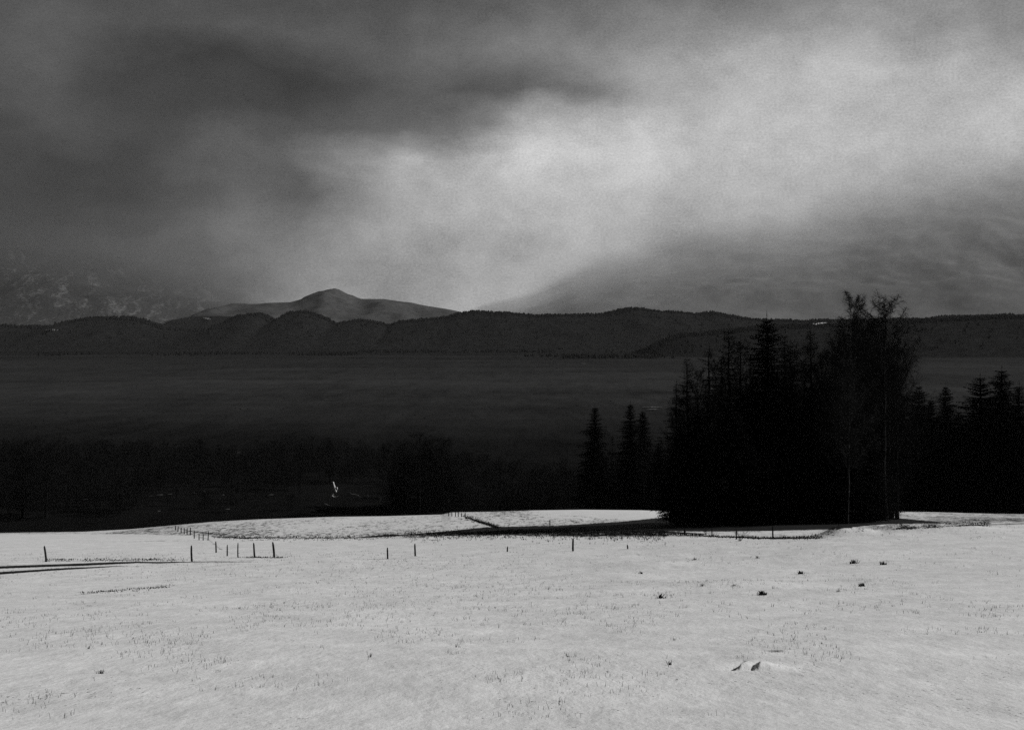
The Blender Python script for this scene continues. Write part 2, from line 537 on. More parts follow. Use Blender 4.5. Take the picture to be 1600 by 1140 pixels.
def b_snow(t):
    tcn = t.n('ShaderNodeTexCoord')
    at_ = t.n('ShaderNodeAttribute', attribute_name='bare')
    P = tcn.outputs['Object']
    m1 = t.n('ShaderNodeMapping', ins={0: P, 'Scale': (1.0, 0.42, 1.0)})
    m2 = t.n('ShaderNodeMapping', ins={0: P, 'Scale': (1.0, 0.30, 1.0)})
    f1 = t.mixf(t.remap(t.n('ShaderNodeSeparateXYZ', ins={0: P}).outputs[1], 90, 170, 0.0, 0.75), t.noise(m1.outputs[0], 7.0, 5, 0.65), t.noise(m2.outputs[0], 2.6, 4, 0.7))        # tufts, decimetres
    f2 = t.noise(m2.outputs[0], 0.9, 5, 0.6)         # drifts, metres
    f = t.m('ADD', t.m('MULTIPLY', f1, 0.62), t.m('MULTIPLY', f2, 0.38))
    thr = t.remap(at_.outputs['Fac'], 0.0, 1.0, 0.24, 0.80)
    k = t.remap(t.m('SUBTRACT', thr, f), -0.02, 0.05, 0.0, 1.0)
    g1 = t.noise(P, 0.35, 5, 0.6)
    snowc = t.remap(g1, 0.3, 0.7, 0.70, 0.84)
    fine = t.noise(m1.outputs[0], 26.0, 3, 0.6)
    snowc = t.m('MULTIPLY', snowc, t.remap(fine, 0.25, 0.75, 0.88, 1.07))
    snowc = t.m('MULTIPLY', snowc, t.remap(t.noise(m1.outputs[0], 1.7, 6, 0.65), 0.3, 0.7, 0.90, 1.06))
    stub = t.remap(t.noise(m1.outputs[0], 17.0, 2, 0.6), 0.655, 0.70, 0.0, 0.75)
    stub = t.m('MULTIPLY', stub, t.remap(t.noise(m2.outputs[0], 0.8, 4, 0.6), 0.40, 0.58, 0.0, 1.0))
    snowc = t.m('MULTIPLY', snowc, t.m('SUBTRACT', 1.0, stub))
    soil_shade = t.remap(t.noise(P, 4.0, 5, 0.7), 0.3, 0.7, 0.004, 0.022)  # dark of the bare soil and of the painted tree shadow
    c = t.mixf(k, snowc, soil_shade)
    bh = t.m('ADD', t.m('MULTIPLY', t.noise(m1.outputs[0], 3.0, 6, 0.6), 0.09), t.m('MULTIPLY', f1, 0.03))
    bp = t.n('ShaderNodeBump', ins={'Strength': 0.38, 'Distance': 1.0, 'Height': bh})
    p = t.n('ShaderNodeBsdfPrincipled', ins={'Base Color': t.grey(c), 'Roughness': 0.85, 'Specular IOR Level': 0.1, 'Normal': bp.outputs[0]})
    t.n('ShaderNodeOutputMaterial', ins={0: p.outputs[0]})


M_SNOW = material("thin_snow", b_snow)
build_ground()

# ------------------------------------------------------------------ the moor below the hill
ZB = -60.0


def b_bog(t):
    tcn = t.n('ShaderNodeTexCoord')
    P = tcn.outputs['Object']
    m1 = t.n('ShaderNodeMapping', ins={0: P, 'Scale': (0.35, 1.0, 1.0)})
    a = t.noise(m1.outputs[0], 0.004, 7, 0.62, 0.4)
    m3 = t.n('ShaderNodeMapping', ins={0: P, 'Scale': (1.0, 0.18, 1.0)})
    b = t.noise(m3.outputs[0], 0.05, 6, 0.7)
    c = t.noise(t.n('ShaderNodeMapping', ins={0: P, 'Scale': (0.2, 1.0, 1.0)}).outputs[0], 0.0012, 5, 0.6)
    gr = t.noise(P, 0.22, 4, 0.8)
    v = t.m('ADD', t.m('MULTIPLY', a, 0.4), t.m('ADD', t.m('MULTIPLY', b, 0.35), t.m('MULTIPLY', c, 0.25)))
    s_ = t.n('ShaderNodeSeparateXYZ', ins={0: P})
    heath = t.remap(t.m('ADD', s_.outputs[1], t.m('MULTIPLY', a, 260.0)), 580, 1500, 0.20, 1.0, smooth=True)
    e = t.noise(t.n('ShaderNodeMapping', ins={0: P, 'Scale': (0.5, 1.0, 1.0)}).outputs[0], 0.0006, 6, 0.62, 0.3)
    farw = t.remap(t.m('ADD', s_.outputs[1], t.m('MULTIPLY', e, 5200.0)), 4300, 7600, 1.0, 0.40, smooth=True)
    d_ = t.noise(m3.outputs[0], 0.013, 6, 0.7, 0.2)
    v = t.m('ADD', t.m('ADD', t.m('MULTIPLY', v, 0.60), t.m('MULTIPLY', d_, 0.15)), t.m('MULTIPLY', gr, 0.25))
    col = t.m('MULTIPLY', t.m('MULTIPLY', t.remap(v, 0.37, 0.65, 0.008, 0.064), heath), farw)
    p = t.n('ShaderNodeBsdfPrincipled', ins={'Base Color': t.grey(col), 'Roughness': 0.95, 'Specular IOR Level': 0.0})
    t.n('ShaderNodeOutputMaterial', ins={0: p.outputs[0]})


M_BOG = material("moor_grass", b_bog)


def sheet(name, x0, x1, ys, mat, zf, nx=220):
    xs = np.linspace(x0, x1, nx)
    X, Y = np.meshgrid(xs, ys)
    v = np.stack([X, Y, zf(X, Y)], -1).reshape(-1, 3)
    nr, nc = X.shape
    idx = np.arange(nr * nc).reshape(nr, nc)
    f = np.stack([idx[:-1, :-1], idx[:-1, 1:], idx[1:, 1:], idx[1:, :-1]], -1).reshape(-1, 4)
    return obj(name, mesh_np(name, v, f, mat, True))


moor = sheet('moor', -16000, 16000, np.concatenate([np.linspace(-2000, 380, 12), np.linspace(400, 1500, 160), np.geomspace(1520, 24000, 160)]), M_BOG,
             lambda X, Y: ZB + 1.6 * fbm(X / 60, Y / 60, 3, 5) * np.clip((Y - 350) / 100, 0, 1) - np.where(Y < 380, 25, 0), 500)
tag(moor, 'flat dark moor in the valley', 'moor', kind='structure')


# ------------------------------------------------------------------ hills and mountains
def hill_mat(name, lo, hi, snow_lo, snow_hi, z0, z1, scale, streak=0.0, seedz=0.0, diag=20.0, cloud=None, k0=0.42, k1=0.80, altw=0.62):
    """forest lo..hi, patches of snow whose share grows between the heights z0 and z1"""
    def b(t):
        tcn = t.n('ShaderNodeTexCoord')
        P = tcn.outputs['Object']
        s = t.n('ShaderNodeSeparateXYZ', ins={0: P})
        n1 = t.noise(P, scale, 10, 0.70, 0.15)
        q = t.m('ADD', s.outputs[0], t.m('MULTIPLY', s.outputs[2], diag))      # gullies run aslant down the slope
        wob = t.m('MULTIPLY', t.noise(P, 0.0016, 3, 0.5), 500.0)
        m2 = t.n('ShaderNodeMapping', ins={0: t.vec(t.m('ADD', q, wob), s.outputs[1], s.outputs[2]), 'Scale': (2.6, 0.12, 0.50), 'Location': (seedz, 0, 0)})
        n2 = t.noise(m2.outputs[0], scale * 1.4, 8, 0.72, 0.1)
        n3 = t.noise(P, scale * 9, 4, 0.7)
        alt = t.remap(s.outputs[2], z0, z1, 0.0, 1.0)
        cov = t.m('ADD', t.m('ADD', t.mixf(streak, n1, n2), t.m('MULTIPLY', t.m('SUBTRACT', n3, 0.5), 0.45)), t.m('MULTIPLY', t.m('SUBTRACT', alt, 0.5), altw))
        k = t.remap(cov, k0, k1, 0.0, 1.0)
        forest = t.remap(n3, 0.3, 0.7, lo, hi)
        snow = t.remap(n1, 0.3, 0.7, snow_lo, snow_hi)
        c = t.mixf(k, forest, snow)
        p = t.n('ShaderNodeBsdfPrincipled', ins={'Base Color': t.grey(c), 'Roughness': 0.95, 'Specular IOR Level': 0.0})
        if cloud:                      # the upper slopes dissolve into the cloud that sits on them
            at_ = t.n('ShaderNodeAttribute', attribute_name='up')
            n4 = t.noise(t.n('ShaderNodeMapping', ins={0: P, 'Scale': (0.6, 0.6, 1.0)}).outputs[0], 0.0011, 7, 0.6, 0.6)
            u = t.m('ADD', at_.outputs['Fac'], t.m('MULTIPLY', t.m('SUBTRACT', n4, 0.5), cloud[3]))
            al = t.remap(u, cloud[0], cloud[1], 1.0, cloud[2], smooth=True)
            al = t.m('MULTIPLY', al, t.remap(at_.outputs['Fac'], 0.66 if diag > 0 else 0.74, 0.97, 1.0, 0.0, smooth=True))
            t.put(p.inputs['Alpha'], al)
        t.n('ShaderNodeOutputMaterial', ins={0: p.outputs[0]})
    return material(name, b)


RIDGES = {}


def ridge(name, pts, D, front, mat, label, cat='hill', expo=None, rough=0.04, wav=400, nd=60, seed=1, step=6, small=0.0):
    """a real range: crest profile at distance D, a front slope `front` metres deep, and a back slope"""
    px = np.arange(pts[0][0], pts[-1][0] + 1, step, dtype=float)
    cf = line(pts)
    zc = -(cf(px) - HOR) / F * D
    X = (px - 800) / F * D
    zc = zc + (zc - ZB) * rough * 0.5 * fbm(X / wav, X * 0 + 0.5, 4, seed)
    zc = zc + small * 2 * fbm(X / 35.0, X * 0 + 9.5, 2, seed + 40)
    ts = np.concatenate([np.linspace(0, 1, nd), np.linspace(1, 2.0, nd // 2)[1:]])
    T, XX = np.meshgrid(ts, X, indexing='ij')
    ZC = np.broadcast_to(zc, T.shape)
    Y = D - front + T * front
    s = np.where(T <= 1, T, 2 - T)
    prof = np.sin(s * math.pi / 2) ** 1.15 if expo is None else s ** expo
    H = (ZC - ZB + 8)
    gul = fbm(XX / wav, Y / wav, 5, seed + 5) * 2 * (s * (1 - s) * 4)
    Z = ZB - 8 + H * prof + H * rough * 2.2 * gul
    Yw = Y + front * (0.12 if expo else 0.32) * fbm(XX / (wav * 2), Y * 0, 3, seed + 9) * (1 - np.abs(1 - T)) * np.where(T < 1, 1 - s, 0) * 2
    nr, nc = T.shape
    v = np.stack([XX * (1 + 0 * T), Yw, Z], -1).reshape(-1, 3)
    idx = np.arange(nr * nc).reshape(nr, nc)
    f = np.stack([idx[:-1, :-1], idx[:-1, 1:], idx[1:, 1:], idx[1:, :-1]], -1).reshape(-1, 4)
    me = mesh_np(name, v, f, mat, True)
    a_ = me.attributes.new('up', 'FLOAT', 'POINT')
    a_.data.foreach_set('value', np.where(T <= 1, prof, 1.0).astype(np.float32).ravel())
    o = obj(name, me)
    tag(o, label, cat, kind='structure')
    RIDGES[name + str(seed)] = (X, Yw[:, 0] if False else Yw, Z)
    return o, (XX, Yw, Z, T)


M_HILLD = hill_mat("hill_forest_dark", 0.005, 0.020, 0.02, 0.03, 400, 2000, 0.004)
M_HILLM = hill_mat("hill_forest", 0.006, 0.018, 0.02, 0.04, 400, 2000, 0.004)
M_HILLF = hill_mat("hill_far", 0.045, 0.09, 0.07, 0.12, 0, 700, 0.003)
M_MTL = hill_mat("mountain_snow_streaks", 0.035, 0.065, 0.11, 0.25, 0, 700, 0.0060, 0.80, 3.0, 0.95, (0.34, 0.88, 0.0, 0.22, True), 0.53, 0.74, -0.04)
M_MTR = hill_mat("mountain_rising_snow", 0.155, 0.20, 0.27, 0.34, -100, 1300, 0.0050, 0.15, 9.0, -1.1, (0.15, 0.92, 0.25, 0.36, True), 0.42, 0.85, 0.5)

ridge('mountain', [(-900, 330), (-300, 300), (0, 320), (100, 340), (200, 362), (260, 385), (310, 402), (360, 420), (410, 440), (450, 458), (490, 476), (520, 500), (540, 520)],
      10500, 3600, M_MTL, 'steep mountain with snow streaks at the left', 'mountain', 1.15, 0.045, 700, 110, 3, 5)
ridge('mountain', [(690, 500), (720, 487), (760, 468), (820, 452), (850, 438), (880, 418), (950, 388), (1040, 357), (1120, 340), (1220, 316), (1300, 286), (1400, 258),
                   (1500, 234), (1600, 218), (2000, 170), (2600, 150)],
      11500, 4500, M_MTR, 'broad snowy mountain rising to the right into cloud', 'mountain', 1.1, 0.028, 800, 110, 21, 5)
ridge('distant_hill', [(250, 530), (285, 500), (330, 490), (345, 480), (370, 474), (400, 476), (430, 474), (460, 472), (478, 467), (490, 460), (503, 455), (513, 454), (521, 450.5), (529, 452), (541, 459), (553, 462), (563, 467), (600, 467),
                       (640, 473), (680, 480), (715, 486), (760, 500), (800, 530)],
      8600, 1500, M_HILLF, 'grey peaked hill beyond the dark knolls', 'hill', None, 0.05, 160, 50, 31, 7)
_, G3 = ridge('distant_hill', [(200, 530), (262, 512), (280, 500), (310, 494), (345, 493), (390, 496), (430, 500), (500, 512), (560, 530)],
      7800, 900, M_HILLM, 'low dark rise between the left knolls', 'hill', None, 0.03, 200, 40, 35, 3)
FRONT = [(-700, 505), (-200, 512), (0, 511), (60, 512), (92, 512), (103, 507), (120, 501), (150, 499), (185, 498), (215, 499), (232, 502), (250, 509), (268, 515), (300, 517), (325, 516), (345, 512), (360, 503),
         (380, 496), (395, 493), (410, 492), (422, 497), (432, 504), (441, 497), (455, 490), (480, 488), (500, 494), (515, 500), (527, 508), (545, 504), (562, 502), (580, 504), (600, 507),
         (612, 511), (622, 504), (660, 501), (700, 497), (718, 492), (735, 489), (780, 490), (830, 494), (900, 494), (940, 492), (965, 487), (985, 483), (1010, 485), (1035, 489), (1080, 492), (1110, 491),
         (1150, 497), (1180, 501), (1240, 503), (1330, 502), (1400, 500), (1440, 502), (1470, 497), (1545, 495), (1700, 490), (2300, 480)]
_, G1 = ridge('wooded_hill', FRONT, 6400, 900, M_HILLD, 'row of low dark wooded knolls beyond the moor', 'hill', None, 0.05, 120, 40, 41, 5)
_, G2 = ridge('wooded_hill', [(1010, 545), (1040, 532), (1062, 525), (1120, 520), (1160, 516), (1210, 512), (1300, 509), (1400, 505), (1470, 501), (1545, 498), (1800, 492), (2400, 480)],
              4300, 700, M_HILLD, 'nearer dark wooded rise behind the tall trees', 'hill', None, 0.03, 160, 40, 45, 2)


# forest on those hills and tree belts across the moor: uncountable small crowns, one object each
def cones(P, h, r, mat, name, seed=1, sides=5):
    rg = np.random.default_rng(seed)
    n = len(P)
    a = rg.random(n) * 6.28
    v = []
    ang = np.linspace(0, 2 * math.pi, sides, endpoint=False)
    for k in range(sides):
        v.append(np.stack([P[:, 0] + r * np.cos(ang[k] + a) * (0.8 + .4 * rg.random(n)), P[:, 1] + r * np.sin(ang[k] + a), P[:, 2] - 1.0 + 0.15 * h * rg.random(n)], -1))
    for k in range(sides):
        v.append(np.stack([P[:, 0] + .62 * r * np.cos(ang[k] + a) * (0.7 + .6 * rg.random(n)), P[:, 1] + .62 * r * np.sin(ang[k] + a), P[:, 2] + h * (0.5 + .25 * rg.random(n))], -1))
    v.append(np.stack([P[:, 0] + r * .3 * (rg.random(n) - .5), P[:, 1], P[:, 2] + h], -1))
    V = np.stack(v, 1)
    m = 2 * sides + 1
    base = (np.arange(n) * m)[:, None]
    q = []; t3 = []
    for k in range(sides):
        k2 = (k + 1) % sides
        q.append(base + np.array([[k, k2, sides + k2, sides + k]]))
        t3.append(base + np.array([[sides + k, sides + k2, 2 * sides]]))
    me = mesh_np(name, V.reshape(-1, 3), [np.concatenate(q), np.concatenate(t3)], mat)
    return obj(name, me)


M_FOREST = simple_mat("far_forest", 0.009, 0.016, 0.02, 0.95, spec=0.0)


def forest_on(G, n, name, label, seed, hmin, hmax, tmin=0.0, tmax=1.05):
    XX, YY, ZZ, T = G
    rg = np.random.default_rng(seed)
    nr, nc = XX.shape
    i = (rg.random(n) * (nr - 1)).astype(int); j = (rg.random(n) * (nc - 1)).astype(int)
    # more along the crest
    top = np.argmin(np.abs(T[:, 0] - 1))
    e = int(n * 0.85)
    i[:e] = top - (rg.random(e) ** 1.5 * 8).astype(int)
    ok = (T[i, j] >= tmin) & (T[i, j] <= tmax)
    i, j = i[ok], j[ok]
    jx = np.minimum(j + 1, nc - 1)
    f = rg.random(len(i))
    P = np.stack([XX[i, j] * (1 - f) + XX[i, jx] * f, YY[i, j], ZZ[i, j] * (1 - f) + ZZ[i, jx] * f], -1)
    h = hmin + (hmax - hmin) * rg.random(len(i)) * (0.5 + fbm(P[:, 0] / 90, P[:, 1] / 90, 2, seed) + 0.3)
    o = cones(P, h, h * (0.35 + 0.25 * rg.random(len(i))), M_FOREST, name, seed)
    tag(o, label, 'forest', kind='stuff')


forest_on(G1, 12000, 'far_forest', 'dark wood covering the low knolls beyond the moor', 61, 6, 19, 0.25)
forest_on(G2, 4500, 'far_forest', 'dark wood on the rise behind the tall trees', 62, 6, 16, 0.2)


def belt(polys, n, name, label, seed, hmin, hmax):
    rg = np.random.default_rng(seed)
    P = []
    for (x0, x1, y0, y1, w) in polys:
        k = int(n * w)
        px = x0 + (x1 - x0) * rg.random(k)
        tt = rg.random(k)
        py = y0 + (y1 - y0) * tt
        Y = F * (-ZB) / (py - HOR)
        X = (px - 800) / F * Y
        keep = fbm(X / 260, Y / 500, 3, seed) > -0.13 + 0.2 * rg.random(k)
        P.append(np.stack([X, Y, np.full(k, ZB - 0.5)], -1)[keep])
    P = np.concatenate(P)
    h = hmin + (hmax - hmin) * rg.random(len(P)) ** 1.5
    o = cones(P, h, h * (0.4 + 0.5 * rg.random(len(P))), M_FOREST, name, seed)
    tag(o, label, 'woodland', kind='stuff')


belt([(-400, 1100, 540.5, 545, 0.75), (60, 560, 552, 556, 0.16), (560, 1010, 548, 551, 0.12), (820, 1060, 556, 560, 0.05), (-400, 200, 541, 543, 0.04)], 11000, 'moor_woodland',
     'thin dark tree belts crossing the far moor', 71, 3, 11)
belt([(-400, 1700, 600, 700, 1.0)], 5000, 'heath_scrub', 'low scattered heather and scrub on the moor', 72, 0.3, 1.1)


# ------------------------------------------------------------------ trees
class Soup:
    def __init__(self):
        self.v = []; self.t = []; self.n = 0

    def tri(self, a, b, c):
        self.v += [a, b, c]
        self.t.append((self.n, self.n + 1, self.n + 2)); self.n += 3

    def tube(self, p0, p1, r0, r1, sides=4):
        d = (p1 - p0)
        if d.length < 1e-6: return
        d.normalize()
        u = d.orthogonal().normalized(); w = d.cross(u)
        s = self.n
        for (p, r) in ((p0, r0), (p1, r1)):
            for k in range(sides):
                a = 2 * math.pi * k / sides
                self.v.append(p + u * (math.cos(a) * r) + w * (math.sin(a) * r))
        for k in range(sides):
            k2 = (k + 1) % sides
            self.t.append((s + k, s + k2, s + sides + k2)); self.t.append((s + k, s + sides + k2, s + sides + k))
        self.n += 2 * sides

    def mesh(self, name, mat, smooth=False):
        return mesh_np(name, np.array([tuple(p) for p in self.v], dtype=np.float32), np.array(self.t), mat, smooth)


def trunk_mesh(h, r, seed, mat, bend=0.01, top=0.04, rings=14, sides=8, z0=-0.6):
    rg = random.Random(seed)
    v = []; f = []
    cx = cy = 0
    cen = []
    for i in range(rings + 1):
        t = i / rings
        z = z0 + (h - z0) * t
        if i: cx += rg.uniform(-1, 1) * bend * h / rings * 2; cy += rg.uniform(-1, 1) * bend * h / rings * 2
        rr = r * (1 - t) ** 0.9 * (1 + 0.45 * math.exp(-t * 22)) + top * (1 if i < rings else 0.3)
        cen.append(Vector((cx, cy, z)))
        for k in range(sides):
            a = 2 * math.pi * k / sides
            q = rr * (1 + rg.uniform(-.08, .08))
            v.append((cx + q * math.cos(a), cy + q * math.sin(a), z))
    for i in range(rings):
        for k in range(sides):
            k2 = (k + 1) % sides
            f.append((i * sides + k, i * sides + k2, (i + 1) * sides + k2, (i + 1) * sides + k))
    return mesh_np('trunk', np.array(v), np.array(f), mat, True), cen


def centre(cen, z):
    z0 = cen[0].z; z1 = cen[-1].z
    t = max(0, min(0.999, (z - z0) / (z1 - z0))) * (len(cen) - 1)
    i = int(t)
    return cen[i].lerp(cen[i + 1], t - i)


def spruce_meshes(h, r, seed, levels=70, per=7, bare=0.04, density=1.0, droop=0.35, sparse=0.0, fine=1.0, mat=None):
    rg = random.Random(seed)
    tm, cen = trunk_mesh(h, 0.014 * h * (0.6 if fine < 1 else 1), seed, M_BARK, 0.02 if fine < 1 else 0.01)
    s = Soup()
    for li in range(levels):
        t = bare + (0.985 - bare) * (li + rg.random() * 0.8) / levels
        z = t * h
        L0 = r * ((1 - t) ** 0.72) * min(1.0, 0.45 + (t - bare) * 6) + 0.12
        # lobes: some whorls shorter
        L0 *= 0.72 + 0.42 * rg.random()
        n = max(3, int(per * (0.55 + 0.6 * (1 - t))))
        ph = rg.random() * 6.28
        for k in range(n):
            if rg.random() < sparse: continue
            a = ph + 6.283 * (k + rg.uniform(-.3, .3)) / n
            L = L0 * rg.uniform(0.55, 1.15)
            dirv = Vector((math.cos(a), math.sin(a), 0))
            side = Vector((-math.sin(a), math.cos(a), 0))
            up = 0.45 if t > 0.85 else 0.12
            p0 = centre(cen, z)
            seg = 3 if L < 1.2 else (5 if L < 3 else 7)
            pts = []
            for q in range(seg + 1):
                u = q / seg
                pts.append(p0 + dirv * (L * u) + Vector((0, 0, L * (up * u - droop * u * u * (1.3 - t) + 0.10 * u ** 3))))
            for q in range(seg):
                a0, b0 = pts[q], pts[q + 1]
                wv = min(0.75, 0.16 * L + 0.26) * (1.15 - 0.7 * (q / seg)); fw = 0.35 if fine < 1 else 1.0
                s.tri(a0, b0, a0.lerp(b0, 0.5) + Vector((0, 0, 0.035)) + side * 0.03)
                for sg in (-1, 1):
                    for rep in range(3 if fine == 1 else 5):
                        if rg.random() > density: continue
                        m = a0.lerp(b0, rg.random())
                        tip = m + side * (sg * wv * rg.uniform(0.5, 1.5)) + dirv * (wv * rg.uniform(0.2, 0.9)) - Vector((0, 0, wv * rg.uniform(0.15, 0.9)))
                        s.tri(m - dirv * (wv * 0.16 * fw), m + dirv * (wv * 0.20 * fw), tip)
                if rg.random() < density:
                    m = a0.lerp(b0, rg.random())
                    s.tri(m - dirv * (wv * 0.25 * fw), m + dirv * (wv * 0.25 * fw), m - Vector((0, 0, wv * rg.uniform(0.5, 1.3))) + side * rg.uniform(-.1, .1))
    # leader
    tp = centre(cen, h)
    s.tube(tp, tp + Vector((0, 0, 0.03 * h)), 0.04, 0.01, 3)
    return tm, s.mesh('crown', mat or M_NEEDLE)


def bare_meshes(h, spread, seed, limbs=26, clear=0.22, sub=9, twigs=7, mat_trunk=None, weep=0.25, thick=1.0, bend=0.02, lean=0.55):
    """leafless broadleaf: trunk, rising limbs, sub-branches and twigs"""
    rg = random.Random(seed)
    tm, cen = trunk_mesh(h * 0.93, 0.0105 * h, seed, mat_trunk or M_BARK, bend, 0.03)
    s = Soup()
    tw = 0.022 * thick
    for i in range(limbs):
        t = clear + (0.93 - clear) * (i + rg.random()) / limbs
        p = centre(cen, t * h)
        a = i * 2.399 + rg.uniform(-.5, .5)
        rel = (t - clear) / (1 - clear)
        L = spread * (0.35 + 0.95 * math.sin(math.pi * min(1, 0.22 + 0.72 * rel))) * rg.uniform(0.65, 1.2) * (1.15 - 0.6 * rel)
        rise = lean + 0.8 * rel
        d = Vector((math.cos(a), math.sin(a), rise)).normalized()
        q = p.copy(); r0 = 0.05 * thick * (1.2 - rel * .7)
        nseg = 6
        for sgi in range(nseg):
            d = (d + Vector((rg.uniform(-.22, .22), rg.uniform(-.22, .22), rg.uniform(-.05, .22)))).normalized()
            q2 = q + d * (L / nseg)
            s.tube(q, q2, r0 * (1 - sgi / nseg * .8), r0 * (1 - (sgi + 1) / nseg * .8), 3)
            for _ in range(max(1, int(sub * (0.3 + 0.9 * (sgi + 1) / nseg) / 3.2))):
                bp = q.lerp(q2, rg.random())
                bd = (d * 0.8 + Vector((rg.uniform(-1, 1), rg.uniform(-1, 1), rg.uniform(-.4, .7)))).normalized()
                bl = L * rg.uniform(0.14, 0.36)
                b2 = bp + bd * bl
                s.tube(bp, b2, tw, tw * .5, 3)
                for _ in range(twigs):
                    cp = bp.lerp(b2, rg.uniform(0.25, 1))
                    cdv = (bd * 0.7 + Vector((rg.uniform(-1, 1), rg.uniform(-1, 1), rg.uniform(-.9, .7) - weep))).normalized()
                    cl = rg.uniform(0.25, 0.8) * (0.5 + L * 0.16)
                    c2 = cp + cdv * cl
                    sd_ = cdv.orthogonal().normalized() * tw * 0.75
                    s.tri(cp - sd_, cp + sd_, c2)
                    for _k in range(2):
                        e = cp.lerp(c2, rg.uniform(.3, 1))
                        e2 = e + (cdv * .5 + Vector((rg.uniform(-1, 1), rg.uniform(-1, 1), rg.uniform(-1, .4) - weep))).normalized() * cl * .5
                        s.tri(e - sd_ * .8, e + sd_ * .8, e2)
            q = q2
    return tm, s.mesh('crown', M_BIRT if mat_trunk else M_TWIG)


def make_tree(name, tm, cm):
    r = empty(name, (0, 0, 0))
    obj('trunk', tm, r)
    obj('crown', cm, r)
    return r


H0 = 30.0
PROTO = {}
PROTO['spruce_a'] = (spruce_meshes(H0, 5.4, 101, 92, 8), 'spruce_tree')
PROTO['spruce_b'] = (spruce_meshes(H0, 5.0, 102, 84, 8, 0.03, 1.0, 0.5), 'spruce_tree')
PROTO['spruce_c'] = (spruce_meshes(H0, 7.5, 103, 70, 9, 0.02, 1.0, 0.25), 'spruce_tree')
PROTO['larch_a'] = (spruce_meshes(H0, 5.8, 104, 105, 6, 0.10, 0.8, 0.05, 0.35, 0.5, M_LARCH), 'larch_tree')
PROTO['larch_b'] = (spruce_meshes(H0, 5.2, 105, 100, 6, 0.14, 0.75, 0.30, 0.38, 0.5, M_LARCH), 'larch_tree')
PROTO['birch_a'] = (bare_meshes(H0, 4.6, 106, 64, 0.24, 13, 8, M_BIRCH, 0.30, 0.9, 0.03), 'birch_tree')
PROTO['birch_b'] = (bare_meshes(H0, 5.8, 107, 64, 0.28, 13, 8, M_BIRCH, 0.35, 0.9, 0.035), 'birch_tree')
PROTO['bare_a'] = (bare_meshes(H0, 7.0, 108, 50, 0.12, 12, 8, None, 0.05, 1.15, 0.02), 'bare_tree')
PROTO['bare_b'] = (bare_meshes(H0, 9.0, 109, 50, 0.08, 12, 8, None, 0.05, 1.3, 0.03), 'bare_tree')
PROTO['bush'] = (bare_meshes(H0, 15, 110, 40, 0.03, 10, 7, None, 0.0, 4.5, 0.05, 0.35), 'bush')
_made = {}


def tree(kind, px, Y, h, label, group, rz=0.0, wide=1.0, z=None, lean=0.0, name=None):
    (tm, cm), nm = PROTO[kind]
    if kind in _made:
        r = copy_tree(_made[kind])
        if name: r.name = name
    else:
        r = make_tree(name or nm, tm, cm)
        _made[kind] = r
    if z is None:
        p = at(px, Y)
    else:
        p = Vector(((px - 800) / F * Y, Y, z))
    r.location = p
    s = h / (H0 * 1.0)
    if nm in ('spruce_tree', 'larch_tree'): wide *= 1.6
    if nm == 'birch_tree': wide *= 1.3
    r.scale = (s * wide, s * wide, s)
    r.rotation_euler = (0, math.radians(lean), rz)
    cat = 'tree' if nm != 'bush' else 'bush'
    tag(r, label, cat, group)
    return r


def top_h(px, Y, top):
    """height needed for a tree whose tip reaches photo row `top`"""
    z = float(height(px, Y)) if Y < 300 else ZB
    return (HOR - top) / F * Y - z


